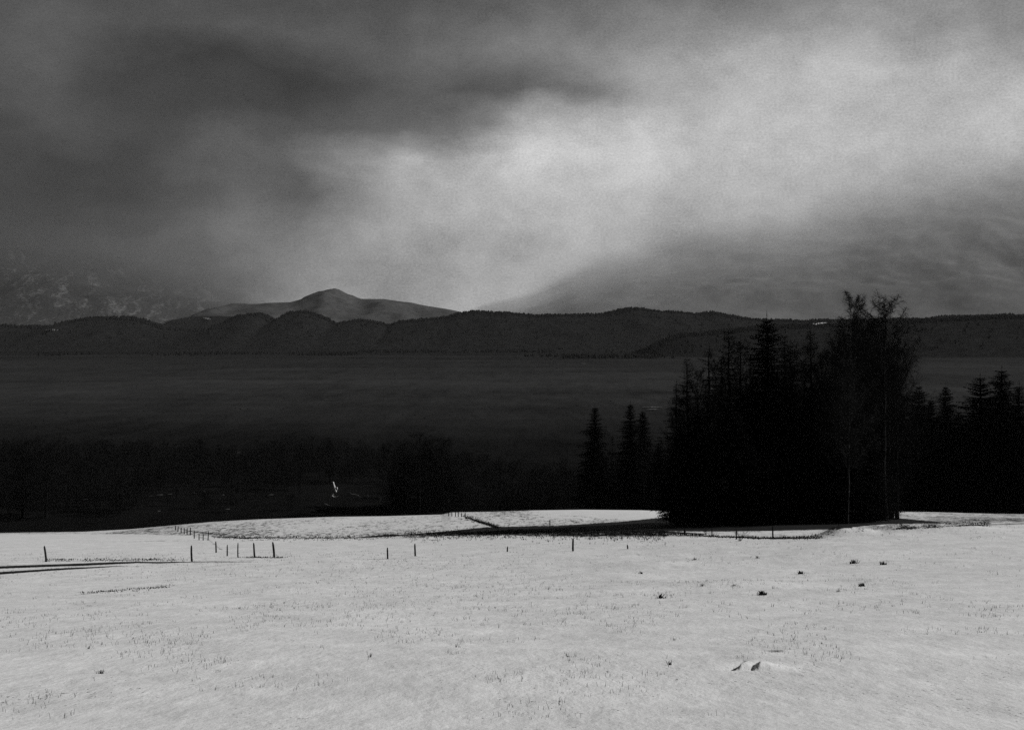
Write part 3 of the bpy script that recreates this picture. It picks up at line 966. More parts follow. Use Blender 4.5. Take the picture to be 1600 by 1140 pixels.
GC = 'tall trees of the dark clump on the right'
R_ = random.Random(5)
CL = [  # kind, px, Y, top row, wide, label
    ('spruce_a', 1200, 182, 494, 1.10, 'tall dense spruce with the pointed tip in the middle of the clump'),
    ('birch_a', 1333, 176, 452, 0.85, 'tallest leafless birch with a narrow wispy top'),
    ('birch_b', 1383, 178, 461, 0.92, 'tall leafless birch with a wide lacy top at the right of the clump'),
    ('larch_a', 1141, 180, 512, 1.00, 'thin see-through larch just left of the tall spruce'),
    ('larch_b', 1105, 183, 540, 0.95, 'sparse larch with drooping arms at the left of the clump'),
    ('larch_a', 1076, 186, 556, 0.85, 'narrow sparse larch near the left edge of the clump'),
    ('larch_b', 1056, 190, 598, 0.9, 'short sparse larch at the outer left edge of the clump'),
    ('larch_b', 1160, 190, 530, 1.0, 'sparse larch close behind the tall spruce'),
    ('larch_a', 1240, 185, 535, 0.80, 'thin larch just right of the tall spruce'),
    ('larch_b', 1268, 188, 512, 0.90, 'slender larch in the gap between spruce and birches'),
    ('larch_a', 1300, 190, 540, 0.85, 'slender dark larch left of the tallest birch'),
    ('birch_b', 1358, 186, 505, 0.8, 'leafless birch standing between the two tallest ones'),
    ('bare_a', 1392, 188, 545, 0.75, 'leafless dark tree at the right end of the clump'),
    ('spruce_b', 1175, 176, 590, 1.2, 'lower spruce in front of the tall pointed one'),
    ('spruce_c', 1225, 174, 600, 1.0, 'broad low spruce at the foot of the tall pointed one'),
    ('spruce_b', 1130, 175, 630, 1.3, 'dark lower spruce in the left half of the clump'),
    ('spruce_c', 1094, 178, 640, 1.1, 'broad dark spruce under the left larches'),
    ('spruce_b', 1062, 184, 665, 1.2, 'small dark spruce at the left foot of the clump'),
    ('spruce_c', 1265, 176, 615, 1.1, 'broad dark spruce in the centre of the clump'),
    ('spruce_b', 1300, 180, 600, 1.3, 'dark middle-height spruce left of the white trunks'),
    ('spruce_c', 1340, 184, 640, 1.1, 'broad dark spruce behind the white trunks'),
    ('spruce_c', 1375, 182, 660, 0.9, 'dark low spruce at the right foot of the clump'),
    ('bare_b', 1115, 172, 610, 0.7, 'leafless dark tree in front of the left larches'),
    ('bare_a', 1290, 172, 590, 0.8, 'leafless dark tree before the middle of the clump'),
    ('spruce_c', 1318, 168, 655, 1.2, 'broad dark spruce in front of the tallest birch'),
    ('spruce_c', 1358, 170, 665, 1.1, 'broad dark spruce in front of the wide birch'),
    ('spruce_c', 1150, 170, 640, 1.1, 'broad dark spruce at the front left of the tall pointed one'),
    ('bare_a', 1090, 188, 575, 0.9, 'leafless tree between the two leftmost larches'),
    ('bare_a', 1125, 186, 560, 0.9, 'leafless tree between the second and third larch'),
    ('bare_b', 1170, 194, 545, 0.7, 'leafless tree behind the tall pointed spruce on its left'),
    ('bare_a', 1235, 180, 548, 0.9, 'leafless tree filling the dip right of the tall pointed spruce'),
    ('birch_a', 1255, 193, 530, 1.1, 'birch behind the slender larch right of the tall spruce'),
    ('bare_a', 1285, 184, 545, 0.9, 'leafless tree in the dip left of the tallest birch'),
    ('birch_b', 1312, 187, 520, 0.9, 'lower birch just left of the tallest birch'),
    ('bare_a', 1402, 184, 535, 0.9, 'lower feathery leafless tree at the outer right of the clump'),
    ('birch_b', 1323, 163, 560, 0.7, 'slim birch whose pale trunk shows before the dark spruces'),
    ('bare_a', 1372, 190, 540, 1.0, 'leafless tree behind the wide birch'),
    ('bare_a', 1062, 180, 620, 0.8, 'low leafless tree at the left shoulder of the clump'),
    ('bare_b', 1345, 190, 520, 0.6, 'leafless tree filling behind the two tallest birches'),
    ('bare_b', 1395, 192, 560, 0.6, 'leafless tree behind the right end of the clump'),
    ('larch_a', 1222, 192, 520, 0.9, 'larch half hidden behind the tall pointed spruce'),
    ('larch_b', 1122, 192, 552, 1.0, 'larch half hidden between the left larches'),
]
for i, (k, px, Y, tp, wd, lb) in enumerate(CL):
    tree(k, px, Y, top_h(px, Y, tp), lb, GC, R_.uniform(0, 6.28), wd, lean=R_.uniform(-1.2, 1.2))
# undergrowth closing the foot of the clump
UB = [(1048, 186, 760, 'small leafless bush at the left tip of the clump'), (1085, 176, 735, 'leafless bush under the left larches'), (1120, 172, 725, 'leafless bush low in the left part of the clump'),
      (1160, 170, 730, 'leafless bush before the tall spruce'), (1200, 169, 720, 'leafless bush at the middle front of the clump'), (1240, 170, 725, 'leafless bush right of the tall spruce foot'),
      (1285, 171, 720, 'leafless bush below the white trunks'), (1325, 174, 730, 'leafless bush before the right end of the clump'), (1375, 182, 745, 'leafless bush at the right tip of the clump')]
for i, (px, Y, tp, lb) in enumerate(UB):
    tree('bush', px, Y, top_h(px, Y, tp), lb, 'undergrowth of the dark clump', i * 1.3, 0.75)

GS = 'conifers standing below the snow crest'
Zc = lambda px, Y: float(height(px, Y))
LOW = [
    ('spruce_b', 930, 300, 634, 1.15, 'single pointed spruce left of the pair in mid valley', 0.4),
    ('spruce_b', 985, 305, 629, 1.05, 'taller spruce of the touching pair left of the clump', 1.9),
    ('spruce_a', 1004, 312, 640, 0.95, 'shorter spruce of the touching pair left of the clump', 3.0),
    ('larch_b', 958, 318, 680, 1.1, 'small sparse tree between the single spruce and the pair', 4.4),
    ('spruce_c', 1030, 300, 690, 1.0, 'low dark spruce between the pair and the clump', 4.0),
    ('spruce_c', 1436, 290, 600, 0.95, 'dark spruce with a blunt top right of the birches', 2.0),
    ('spruce_b', 1410, 296, 634, 1.1, 'low dark spruce tucked right beside the birches', 2.6),
    ('spruce_b', 1455, 292, 622, 1.1, 'dark spruce between the two blunt ones on the right', 1.0),
    ('spruce_a', 1478, 288, 601, 0.9, 'pointed dark spruce second from the right edge', 0.2),
    ('spruce_c', 1498, 292, 640, 1.1, 'low dark spruce near the right edge', 5.0),
    ('spruce_c', 1532, 286, 586, 1.2, 'large dark spruce at the right edge', 3.3),
    ('spruce_a', 1565, 284, 575, 1.3, 'large dark spruce beyond the right edge of the slope', 1.3),
    ('spruce_b', 1592, 280, 600, 1.3, 'outermost dark spruce at the far right', 2.3),
]
for (k, px, Y, tp, wd, lb, rz) in LOW:
    tree(k, px, Y, (HOR - tp) / F * Y - Zc(px, Y), lb, GS, rz, wd)

GV = 'trees standing out of the valley wood'
VAL = [  # kind, px, Y, top, wide, label
    ('bare_b', 655, 430, 680, 1.9, 'broad round dark tree standing in the valley right of the pale snag'),
    ('bare_a', 692, 440, 684, 1.9, 'dark tree leaning against the broad round one in the valley'),
    ('spruce_c', 668, 445, 690, 1.6, 'dark conifer inside the broad round tree group'),
    ('spruce_c', 640, 440, 706, 1.7, 'low dark conifer at the left inside the broad round tree group'),
    ('spruce_c', 698, 446, 712, 1.7, 'low dark conifer at the right inside the broad round tree group'),
    ('bare_b', 622, 450, 705, 1.2, 'lower dark tree at the left of the broad round one'),
    ('bare_b', 190, 440, 745, 2.0, 'rounded dark tree low at the left of the valley'),
    ('bare_a', 120, 450, 722, 1.5, 'dark tree near the left edge of the valley'),
    ('bare_b', 72, 425, 700, 1.9, 'dark tree mass at the left edge of the field'),
    ('bare_b', 36, 425, 695, 1.9, 'dark leafless tree beyond the left edge of the field'),
    ('bare_b', 320, 445, 768, 2.0, 'low rounded dark tree behind the far fence posts'),
    ('bare_b', 455, 440, 772, 1.6, 'low dark tree just left of the pale snag'),
    ('bare_a', 880, 430, 715, 1.2, 'dim leafless tree left of the single spruce'),
    ('bare_a', 1440, 420, 700, 1.3, 'leafless tree behind the right conifers'),
]
for i, (k, px, Y, tp, wd, lb) in enumerate(VAL):
    zb = max(Zc(px, Y) if Y < 500 else ZB, -61.0)
    tree(k, px, Y, (HOR - tp) / F * Y - zb, lb, GV, i * 1.7, wd, z=zb)


# the wood on the valley floor: one uncountable mass of leafless trees
def woodland():
    rg = random.Random(77)
    protos = []
    for k in range(6):
        s = Soup()
        rr = random.Random(900 + k)
        h = 10.0
        s.tube(Vector((0, 0, -1)), Vector((0, 0, h * .8)), 0.16, 0.05, 4)
        for i in range(26):
            t = 0.12 + 0.85 * i / 26
            a = i * 2.4 + rr.random()
            L = 4.6 * math.sin(math.pi * (0.12 + 0.8 * t)) ** .8 * rr.uniform(.6, 1.2)
            p = Vector((0, 0, t * h * .85))
            q = p + Vector((math.cos(a), math.sin(a), 0.9)) * L * .8
            s.tube(p, q, .06, .03, 3)
            for _ in range(9):
                m = p.lerp(q, rr.uniform(.3, 1))
                e = m + Vector((rr.uniform(-1, 1), rr.uniform(-1, 1), rr.uniform(-.5, 1.0))) * 0.9
                w = Vector((rr.uniform(-1, 1), rr.uniform(-1, 1), rr.uniform(-1, 1))).normalized() * .10
                s.tri(m - w, m + w, e)
        protos.append((np.array([tuple(p) for p in s.v]), np.array(s.t)))
    V = []; T = []; n = 0
    for i in range(2900):
        px = rg.uniform(-450, 1750)
        Y = rg.uniform(425, 640) if px < 640 else rg.uniform(425, 560 + 40 * math.sin(px * .02))
        if 470 < px < 610 and Y < 520: continue
        if 200 < px < 470 and Y < 490 and rg.random() < .7: continue
        v, t = protos[rg.randrange(6)]
        s = rg.uniform(.45, 1.05) * (1.1 if px < 640 else 0.85)
        a = rg.random() * 6.28
        c, sn = math.cos(a) * s, math.sin(a) * s
        w = np.stack([v[:, 0] * c - v[:, 1] * sn + (px - 800) / F * Y, v[:, 0] * sn + v[:, 1] * c + Y, v[:, 2] * s + ZB], -1)
        V.append(w); T.append(t + n); n += len(w)
    me = mesh_np('valley_woodland', np.concatenate(V), np.concatenate(T), M_LARCH)
    o = obj('valley_woodland', me)
    tag(o, 'dark leafless wood filling the valley floor', 'woodland', kind='stuff')


woodland()

# ------------------------------------------------------------------ snag and fallen wood in the valley clearing


def limb_mesh(name, pts, radii, mat, extra=()):
    s = Soup()
    for chain, rr in [(pts, radii)] + list(extra):
        for a, b, r0, r1 in zip(chain, chain[1:], rr, rr[1:]):
            s.tube(Vector(a), Vector(b), r0, r1, 7)
    return s.mesh(name, mat, True)


def vpt(px, py, Y):
    return Vector(((px - 800) / F * Y, Y, -(py - HOR) / F * Y))


YS_ = F * 60 / (768 - HOR)
sroot = vpt(525, 768, YS_)
sn = empty('snag', sroot)
tag(sn, 'pale broken birch trunk glowing in the dark valley clearing', 'dead tree')


def rel(px, py):
    q = vpt(px, py, YS_) - sroot
    return (q.x, q.y, q.z)


obj('trunk', limb_mesh('trunk', [(0, 0, -0.3), rel(524.5, 766), rel(523, 762), rel(521.5, 757), rel(520.5, 752.3)], [0.34, 0.42, 0.44, 0.34, 0.26], M_DEAD), sn)
obj('broken_limb', limb_mesh('broken_limb', [rel(523, 762.5), rel(526, 761), rel(527, 764), rel(525, 767)], [0.24, 0.36, 0.22, 0.10], M_DEAD), sn)


def fallen(chains, label, mat, name='fallen_branch'):
    low = max(q[1] for c in chains for q in c[0])
    YB = F * 60 / (low - HOR)
    o0 = vpt(chains[0][0][0][0], chains[0][0][0][1], YB)
    cs = []
    for pts, rr in chains:
        cs.append(([tuple(vpt(a, b, YB) - o0) for a, b in pts], rr))
    me = limb_mesh(name, cs[0][0], cs[0][1], mat, cs[1:])
    o = obj(name, me)
    o.location = o0
    tag(o, label, 'branch', 'fallen branches in the valley clearing')


fallen([([(521, 771), (518.5, 774), (515.5, 777)], [0.22, 0.20, 0.06]), ([(518.5, 774), (522, 776), (529, 775)], [0.16, 0.12, 0.03])], 'bright forked branch lying just below the pale snag', M_DEAD)
fallen([([(548, 771), (553, 772), (559, 773), (565, 777)], [0.08, 0.10, 0.10, 0.02]), ([(548, 771), (547, 767)], [0.05, 0.02]), ([(559, 773), (562, 770)], [0.06, 0.02])],
       'thin grey branch lying right of the pale snag', M_DEADG)
fallen([([(552, 795), (558, 793), (562, 792), (567, 789)], [0.06, 0.08, 0.12, 0.03]), ([(562, 792), (568, 793)], [0.09, 0.03]), ([(562, 792), (566, 797)], [0.08, 0.02]), ([(558, 793), (549, 789)], [0.05, 0.02])],
       'grey many-forked branch lowest in the clearing', M_DEADG)
fallen([([(507, 786), (511, 788), (515, 790)], [0.08, 0.16, 0.05]), ([(511, 788), (520, 791)], [0.1, 0.03])], 'grey stub of a branch low left of the snag', M_DEADG)
fallen([([(573, 769), (575, 774), (575, 778)], [0.05, 0.08, 0.02])], 'upright grey splinter right of the thin branch', M_DEADG)
fallen([([(593, 784), (595, 780), (594, 776)], [0.08, 0.07, 0.02])], 'upright grey splinter at the edge of the broad tree', M_DEADG)


# ------------------------------------------------------------------ snow patches far off
def patch(name, px0, px1, py, thick, Y, label, z=None, seed=0, mat=None, n=26, slope=0.4):
    """a thin irregular lens of snow or ice lying on the surface"""
    rg = random.Random(seed)
    X0 = (px0 - 800) / F * Y; X1 = (px1 - 800) / F * Y
    v = []
    zc = -(py - HOR) / F * Y if z is None else z
    hw = thick / F * Y
    for side in (-1, 1):
        for i in range(n + 1):
            t = i / n
            w = math.sin(math.pi * t) ** .5 * (0.4 + 0.9 * rg.random())
            zz = side * hw * w * .5 + hw * 0.5 * math.sin(t * 9 + seed)
            v.append((X0 + (X1 - X0) * t, Y + zz / max(slope, .01), zc + (zz if slope else 0) ))
    f = [(i, i + 1, n + 2 + i, n + 1 + i) for i in range(n)]
    o = obj(name, mesh_np(name, np.array(v), np.array(f), mat or M_PSNOW))
    tag(o, label, 'snow', kind='structure')


M_PSNOW = simple_mat("old_snow", 0.25, 0.8, 0.08, 0.8, spec=0.0)
M_PSN2 = simple_mat("grey_old_snow", 0.06, 0.22, 0.15, 0.8, spec=0.0)

# thin snow streaks on the moor at the right of the pair of spruces
def snow_streak(px0, px1, py, w, label, seed):
    Y = F * (-ZB) / (py - HOR)
    dY = Y * w / (py - HOR)
    rg = random.Random(seed)
    n = 24
    X0 = (px0 - 800) / F * Y; X1 = (px1 - 800) / F * Y
    v = []
    for s in (-1, 1):
        for i in range(n + 1):
            t = i / n
            v.append((X0 + (X1 - X0) * t, Y + s * dY * (math.sin(math.pi * t) ** .6) * rg.uniform(0.1, 1.0), ZB + 1.1))
    f = [(i, i + 1, n + 2 + i, n + 1 + i) for i in range(n)]
    o = obj('snow_patch', mesh_np('snow_patch', np.array(v), np.array(f), M_PSN2))
    tag(o, label, 'snow', kind='structure')


snow_streak(1003, 1036, 637.5, 0.7, 'thin streak of snow on the moor beside the pair of spruces', 1)
snow_streak(1010, 1030, 641, 0.5, 'second thin streak of snow on the moor', 2)
snow_streak(908, 916, 568.5, 0.4, 'tiny pale speck far out on the moor', 3)

for i, (a, w_, b) in enumerate([(245, 10, 777), (262, 7, 776), (232, 6, 779), (302, 4, 774), (318, 3, 772), (348, 4, 777), (352, 8, 800), (420, 8, 777), (246, 5, 803), (130, 10, 784),
                                (402, 7, 716), (370, 5, 710), (478, 7, 723), (1500, 14, 748), (1512, 12, 756), (1534, 10, 750), (1400, 8, 755), (1460, 7, 753), (1412, 6, 757)]):
    snow_streak(a, a + w_, b, 0.6, 'small faint fleck of old snow on the valley floor', 20 + i)
# patches lying on hill slopes: sample the hill surfaces
def on_hill(G, px0, px1, py, thick, label, mat, seed, prouder=6.0):
    XX, YY, ZZ, T = G
    pxs = 800 + F * XX / YY
    pys = HOR - F * ZZ / YY
    n = 22
    rg = random.Random(seed)
    v = []
    for s in (-1, 1):
        for i in range(n + 1):
            t = i / n
            px = px0 + (px1 - px0) * t
            w = thick * (math.sin(math.pi * t) ** .6) * rg.uniform(.15, 1.0)
            pyy = py(t) - s * w
            d = (pxs - px) ** 2 + ((pys - pyy) * 2) ** 2 + np.where(T > 1, 1e6, 0)
            k = np.unravel_index(np.argmin(d), d.shape)
            Y = YY[k] - prouder * 5
            v.append(((px - 800) / F * Y, Y, -(pyy - HOR) / F * Y + 0.0))
    f = [(i, i + 1, n + 2 + i, n + 1 + i) for i in range(n)]
    o = obj('snow_patch', mesh_np('snow_patch', np.array(v), np.array(f), mat))
    tag(o, label, 'snow', kind='structure')


on_hill(G1, 1267, 1293, lambda t: 506 - 2.5 * max(0, t - .45) * 1.6, 1.9, 'bright snow patch on the rise left of the birches', M_PSNOW, 4, 14)
on_hill(G1, 70, 92, lambda t: 514.5 + 1.0 * t, 2.2, 'grey snow patch on the saddle at the left edge', M_PSN2, 5, 14)
on_hill(G3, 317, 330, lambda t: 496 + 3.0 * t, 2.0, 'small snow patch above the left knolls', M_PSN2, 6, 10)


# ------------------------------------------------------------------ fence posts
def post_mesh(h, r, seed):
    rg = random.Random(seed)
    v = []; f = []
    sides, rings = 8, 7
    bx = rg.uniform(-1, 1) * .03; by = rg.uniform(-1, 1) * .02
    for i in range(rings + 1):
        t = i / rings
        z = -0.35 + (h + 0.35) * t
        rr = r * (1.08 - 0.18 * t) * (0.72 if i == rings else 1)
        for k in range(sides):
            a = 6.283 * k / sides
            q = rr * (1 + .10 * math.sin(3 * a + seed) + rg.uniform(-.05, .05))
            v.append((q * math.cos(a) + bx * math.sin(t * 3), q * math.sin(a) + by * math.sin(t * 2.4), z + (0.035 * math.cos(a + seed) if i == rings else 0)))
    for i in range(rings):
        for k in range(sides):
            k2 = (k + 1) % sides
            f.append((i * sides + k, i * sides + k2, (i + 1) * sides + k2, (i + 1) * sides + k))
    v.append((0, 0, h + 0.02)); c = len(v) - 1
    tris = [(rings * sides + k, rings * sides + (k + 1) % sides, c) for k in range(sides)]
    return mesh_np('fence_post', np.array(v), [np.array(f), np.array(tris)], M_POST)


POSTS = [  # px base, base row, top row, lean px, radius, label
    (72, 877.5, 853, -3, .075, 'leaning weathered post beside the wheel ruts at the left edge'),
    (300, 877, 852, -1, .07, 'single upright post standing on the thin end of the wheel rut'),
    (428, 870.5, 847, -2, .085, 'thickest post, nearest of the row bending away to the left'),
    (398, 870.5, 848, -1.5, .07, 'second post of the near row, just left of the thickest one'),
    (372, 870, 848, 0, .05, 'thin third post of the near row counted from the thickest one'),
    (355, 869, 852, 0, .055, 'short fourth post of the near row counted from the thickest one'),
    (337.5, 862.5, 845, -.5, .055, 'post at the bend where the row turns up the field'),
    (325, 844, 830, 1, .06, 'first post of the middle row below the crest, beside the grass line'),
    (317.5, 844, 834, 0, .06, 'short post second in the middle row below the crest'),
    (311, 843.5, 833, 0, .06, 'short post third in the middle row below the crest'),
    (303.5, 841, 828, 0, .06, 'post fourth in the middle row below the crest'),
    (606, 872.5, 855, -.6, .06, 'shorter post of the two standing alone left of the middle'),
    (649, 868, 849, -.8, .07, 'taller post of the two standing alone left of the middle'),
    (793, 861.5, 853.5, 0, .06, 'very short stake in the snow right of the lone pair of posts'),
    (895.5, 861, 841.5, 0, .075, 'tall lone post in the middle of the field edge'),
    (980, 857.5, 851, 0, .06, 'tiny stake right of the tall lone post'),
    (1112.5, 838, 824, 0, .055, 'thin post at the edge of the tree shade'),
    (1150.5, 842.5, 829, 0, .06, 'post beside the bare twiggy shrub'),
    (1208, 840, 821.5, -.3, .065, 'post in the dark grass line right of the twiggy shrub'),
    (1311, 829, 818, 0, .07, 'stub of a post behind the snow heap at the right'),
    (859, 823, 812, 0, .06, 'faint far post on the knoll above the dark grass band'),
    (1070, 835, 827, 0, .10, 'squat stump post at the front of the tree shade'),
]
for i, (px, pb, pt, ln, r, lb) in enumerate(POSTS):
    Y = find_Y(px, pb)
    h = (pb - pt) / F * Y
    p = at(px, Y)
    o = obj('fence_post', post_mesh(h, r * (1 if Y < 120 else 1.25), i))
    o.location = p
    o.rotation_euler = (R_.uniform(-.02, .02), math.atan2(ln, pb - pt), R_.random() * .3)
    tag(o, lb, 'post', 'fence posts along the field edges')
FARP = [(297.5, 836, 824), (292.5, 835, 824.5), (288, 834, 825), (283, 832.5, 824), (278, 830, 822), (274.5, 828, 821)]
fm = post_mesh(1.25, .09, 99)
for i, (px, pb, pt) in enumerate(FARP):
    Y = find_Y(px, pb)
    o = obj('fence_post', fm)
    o.location = at(px, Y)
    sc_ = (pb - pt) / F * Y / 1.25
    o.scale = (1, 1, sc_)
    o.rotation_euler = (0, R_.uniform(-.06, .06), R_.random())
    tag(o, 'tiny dark post of the far row where it reaches the left crest', 'post', 'far posts at the left crest')
for i, px in enumerate([701, 706, 711.5, 716, 721, 727]):
    pb = 806 + .3 * i
    Y = find_Y(px, pb)
    o = obj('fence_post', fm)
    o.location = at(px, Y)
    o.scale = (1, 1, R_.uniform(.55, .75))
    o.rotation_euler = (0, R_.uniform(-.08, .08), R_.random())
    tag(o, 'minute dark post where the ditch meets the middle crest', 'post', 'minute posts at the middle crest')

# ------------------------------------------------------------------ shrub, tufts, grass
def shrub(px, Y, h, label, seed, n=14, name='shrub'):
    rg = random.Random(seed)
    s = Soup()
    for i in range(n):
        a = rg.random() * 6.28
        d = Vector((math.cos(a) * .7, math.sin(a) * .7, rg.uniform(.7, 1.6))).normalized()
        p = Vector((rg.uniform(-.05, .05), rg.uniform(-.05, .05), -.08))
        L = h * rg.uniform(.5, 1.15)
        r = .014
        for k in range(4):
            d = (d + Vector((rg.uniform(-.3, .3), rg.uniform(-.3, .3), rg.uniform(-.1, .2)))).normalized()
            q = p + d * L / 4
            s.tube(p, q, r, r * .75, 3)
            if k:
                e = q + (d + Vector((rg.uniform(-1, 1), rg.uniform(-1, 1), rg.uniform(-.2, .8)))).normalized() * L * .22
                s.tube(q, e, r * .6, .003, 3)
            p = q; r *= .75
    o = obj(name, s.mesh(name, M_TWIG))
    o.location = at(px, Y)
    tag(o, label, 'shrub')


shrub(1156, find_Y(1156, 845), 1.5, 'bare twiggy shrub beside a post at the edge of the tree shade', 3, 16)
shrub(1103, find_Y(1103, 833), 0.8, 'low dark twiggy shrub in the grass line under the trees', 4, 12)


def blade(s, p, rg, h, w, lean=0.6):
    a = rg.random() * 6.28
    d = Vector((math.cos(a), math.sin(a), 0)) * rg.uniform(.1, lean) * h
    sd_ = Vector((rg.uniform(.6, 1), rg.uniform(-.6, .6), 0)).normalized() * w
    m = p + d * .45 + Vector((0, 0, h * .62))
    t = p + d * 1.15 + Vector((0, 0, h * rg.uniform(.65, 1.0)))
    b0 = p + Vector((0, 0, -.03))
    s.tri(b0 - sd_, b0 + sd_, m + sd_ * .5)
    s.tri(b0 - sd_, m + sd_ * .5, m - sd_ * .5)
    s.tri(m - sd_ * .5, m + sd_ * .5, t)


TUFTS = [  # px, row, size (m), blades, label
    (1191, 931, .30, 46, 'largest dark grass tuft on the right snow slope'),
    (1334, 881, .42, 50, 'dense dark grass tuft under the snow heap at the right'),
    (1380, 883, .36, 36, 'spiky grass tuft right of the dense one near the snow heap'),
    (1346, 914, .26, 30, 'small dark tuft below the pair under the snow heap'),
    (1251, 895, .30, 34, 'forked dark tuft halfway down the right slope'),
    (1310, 926, .18, 16, 'flat streak of grass right of the largest tuft'),
    (1085, 876, .26, 18, 'small dark tuft at the top middle of the right slope'),
    (1033, 935, .26, 26, 'curly grass tuft in the middle of the slope'),
    (1002, 898, .26, 16, 'leaning stalk tuft left of the right slope'),
    (1183, 876, .28, 14, 'thin forked tuft high on the right slope'),
    (1098, 919, .22, 18, 'tuft in the middle of the three below the slope brow'),
    (1146, 919, .22, 18, 'tuft left above the largest one'),
    (1054, 998, .10, 5, 'hooked single stalk alone on clean snow'),
    (1047, 1042, .16, 9, 'V shaped pair of stalks left of the snow hollows'),
    (156, 1055, .12, 18, 'dark knot of grass low at the left'),
    (138, 1016, .16, 5, 'bent stalk above the dark knot at the left'),
    (374, 949, .16, 7, 'curved stalk below the grass line left of the middle'),
    (1317, 1034, .13, 3, 'slanting stalk right of the snow hollows'),
    (1284, 1010, .15, 3, 'upright stalk above the slanting one'),
    (577, 1030, .16, 5, 'small forked stalk low in the middle left'),
    (888, 1027, .12, 6, 'small dark knot of grass at the lower middle'),
    (1208, 921, .2, 6, 'tall stalks beside the largest tuft'),
]
for i, (px, pb, sz, nb, lb) in enumerate(TUFTS):
    sz *= 0.78
    rg = random.Random(300 + i)
    s = Soup()
    for _ in range(nb):
        rr = min(abs(rg.gauss(0, sz * 0.38)), 0.45 * sz) if nb > 9 else 0.015
        a = rg.random() * 6.28
        p = Vector((rr * math.cos(a) * 1.3, rr * math.sin(a), 0))
        blade(s, p, rg, sz * rg.uniform(.25, 1.0) * math.exp(-(rr / sz) ** 2 * 1.2), 0.007 + 0.012 * (sz > .2), 1.1)
    Y = find_Y(px, pb)
    o = obj('grass_tuft', s.mesh('grass_tuft', M_GRASS))
    o.location = at(px, Y)
    tag(o, lb, 'grass', 'grass tufts standing out of the snow')


def grass():
    rg = random.Random(44)
    n = 15000
    px = np.array([rg.uniform(-150, 1750) for _ in range(n)])
    # denser far: pick rows uniformly on the picture-facing slope
    Y = np.array([14.5 * (120 / 14.5) ** (rg.random() ** 0.8) for _ in range(n)])
    X = (px - 800) / F * Y
    d = fbm(X / 1.3, Y / 2.6, 3, 88) + 0.7 * fbm(X / 6, Y / 15, 2, 89)
    thr = np.where(px < 820, 0.03, 0.10) - 0.07 * np.clip((Y - 60) / 30, 0, 1)
    keep = d > thr
    px, Y = px[keep], Y[keep]
    Z = height(px, Y)
    s = Soup()
    for a, b, z in zip(px, Y, Z):
        p = Vector(((a - 800) / F * b, b, z))
        k = rg.choice((1, 1, 1, 2, 3))
        for _ in range(k):
            q = p + Vector((rg.uniform(-.06, .06), rg.uniform(-.06, .06), 0))
            blade(s, q, rg, rg.uniform(.02, .085) * (1 + b / 120), 0.0022 + 0.00007 * b, 0.9)
    for (tx, tb, sz, nb, _) in TUFTS:
        Yt = find_Y(tx, tb)
        for _ in range(26 if sz > .2 else 4):
            q = at(tx + rg.gauss(0, 13 if sz > .2 else 6), Yt + rg.gauss(0, 0.5 + Yt * .006))
            blade(s, q, rg, rg.uniform(.04, .16) * (1 if sz > .2 else .6), 0.004, 1.0)
    for _ in range(900):                      # looser sprinkling on the upper slope
        a = rg.uniform(700, 1560); b = rg.uniform(30, 85)
        q = at(a, b)
        if fbm(q.x / 2.5, q.y / 6, 2, 91) > 0.02:
            for _k in range(rg.choice((1, 2, 4))):
                blade(s, q + Vector((rg.uniform(-.08, .08), rg.uniform(-.08, .08), 0)), rg, rg.uniform(.04, .15), 0.005, 1.1)
    o = obj('grass', s.mesh('grass', M_GRASS))
    tag(o, 'short dry grass stalks poking through the snow', 'grass', kind='stuff')


grass()


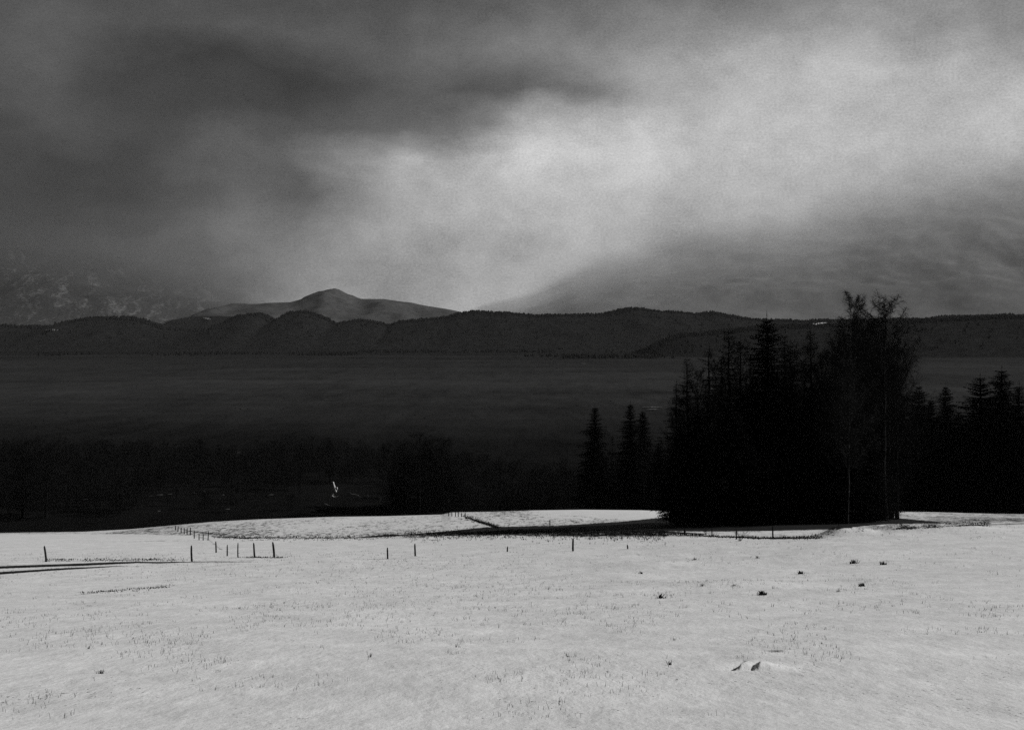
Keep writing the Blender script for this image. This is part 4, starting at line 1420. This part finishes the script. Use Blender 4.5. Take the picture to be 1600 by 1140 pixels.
def rough_grass():
    """dense rough grass on the bare strips"""
    rg = random.Random(45)
    s = Soup()
    strips = [([(335, 839), (420, 840), (560, 840), (600, 837), (700, 833), (800, 831), (950, 833), (1040, 833)], 1500, 2.0, .22),
              ([(640, 837), (700, 836), (830, 835), (930, 836), (1040, 837)], 1100, 4.5, .22),
              ([(975, 834), (1060, 835), (1110, 837.5), (1160, 840), (1210, 841), (1285, 840.5)], 700, 1.0, .16),
              ([(724, 806), (740, 812), (760, 818), (778, 824)], 200, 1.9, .3),
              ([(1365, 829), (1420, 825), (1545, 820)], 500, 3.0, .16),
              ([(70, 876), (180, 875), (290, 874.5)], 160, .8, .12),
              ([(122, 928), (150, 925.5), (190, 922), (235, 918), (268, 914)], 110, 1.0, .05),
              ([(375, 871.5), (397, 870.5), (446, 871.5)], 60, .6, .10)]
    for pts, n, th, hh in strips:
        cf = line(pts)
        for _ in range(n):
            px = rg.uniform(pts[0][0], pts[-1][0])
            py = float(cf(px)) + rg.gauss(0, th)
            Y = find_Y(px, py)
            p = at(px, Y)
            for _ in range(3):
                q = p + Vector((rg.uniform(-.25, .25), rg.uniform(-.25, .25), 0))
                blade(s, q, rg, hh * rg.uniform(.4, 1.2), 0.012 + 0.00012 * Y, 0.7)
    o = obj('rough_grass', s.mesh('rough_grass', M_GRASS))
    tag(o, 'dark rough grass along ditches and field edges', 'grass', kind='stuff')


rough_grass()

# ------------------------------------------------------------------ haze over the whole valley
HAZE = True
if HAZE:
    x0, x1, y0, y1, z0, z1 = -45000, 45000, -2200, 26000, -95, 1800
    v = np.array([(x, y, z) for x in (x0, x1) for y in (y0, y1) for z in (z0, z1)], float)
    f = np.array([(0, 1, 3, 2), (4, 6, 7, 5), (0, 4, 5, 1), (2, 3, 7, 6), (0, 2, 6, 4), (1, 5, 7, 3)])
    mh = bpy.data.materials.new("haze")
    mh.use_nodes = True
    t = NT(mh.node_tree)
    pv = t.n('ShaderNodeVolumePrincipled')
    pv.inputs['Color'].default_value = (0.55, 0.55, 0.55, 1)
    pv.inputs['Density'].default_value = 1.1e-5
    pv.inputs['Anisotropy'].default_value = 0.0
    out = t.n('ShaderNodeOutputMaterial')
    t.t.links.new(pv.outputs[0], out.inputs['Volume'])
    hz = obj('haze', mesh_np('haze', v, f, mh))
    tag(hz, 'pale winter haze over the valley', 'haze', kind='stuff')
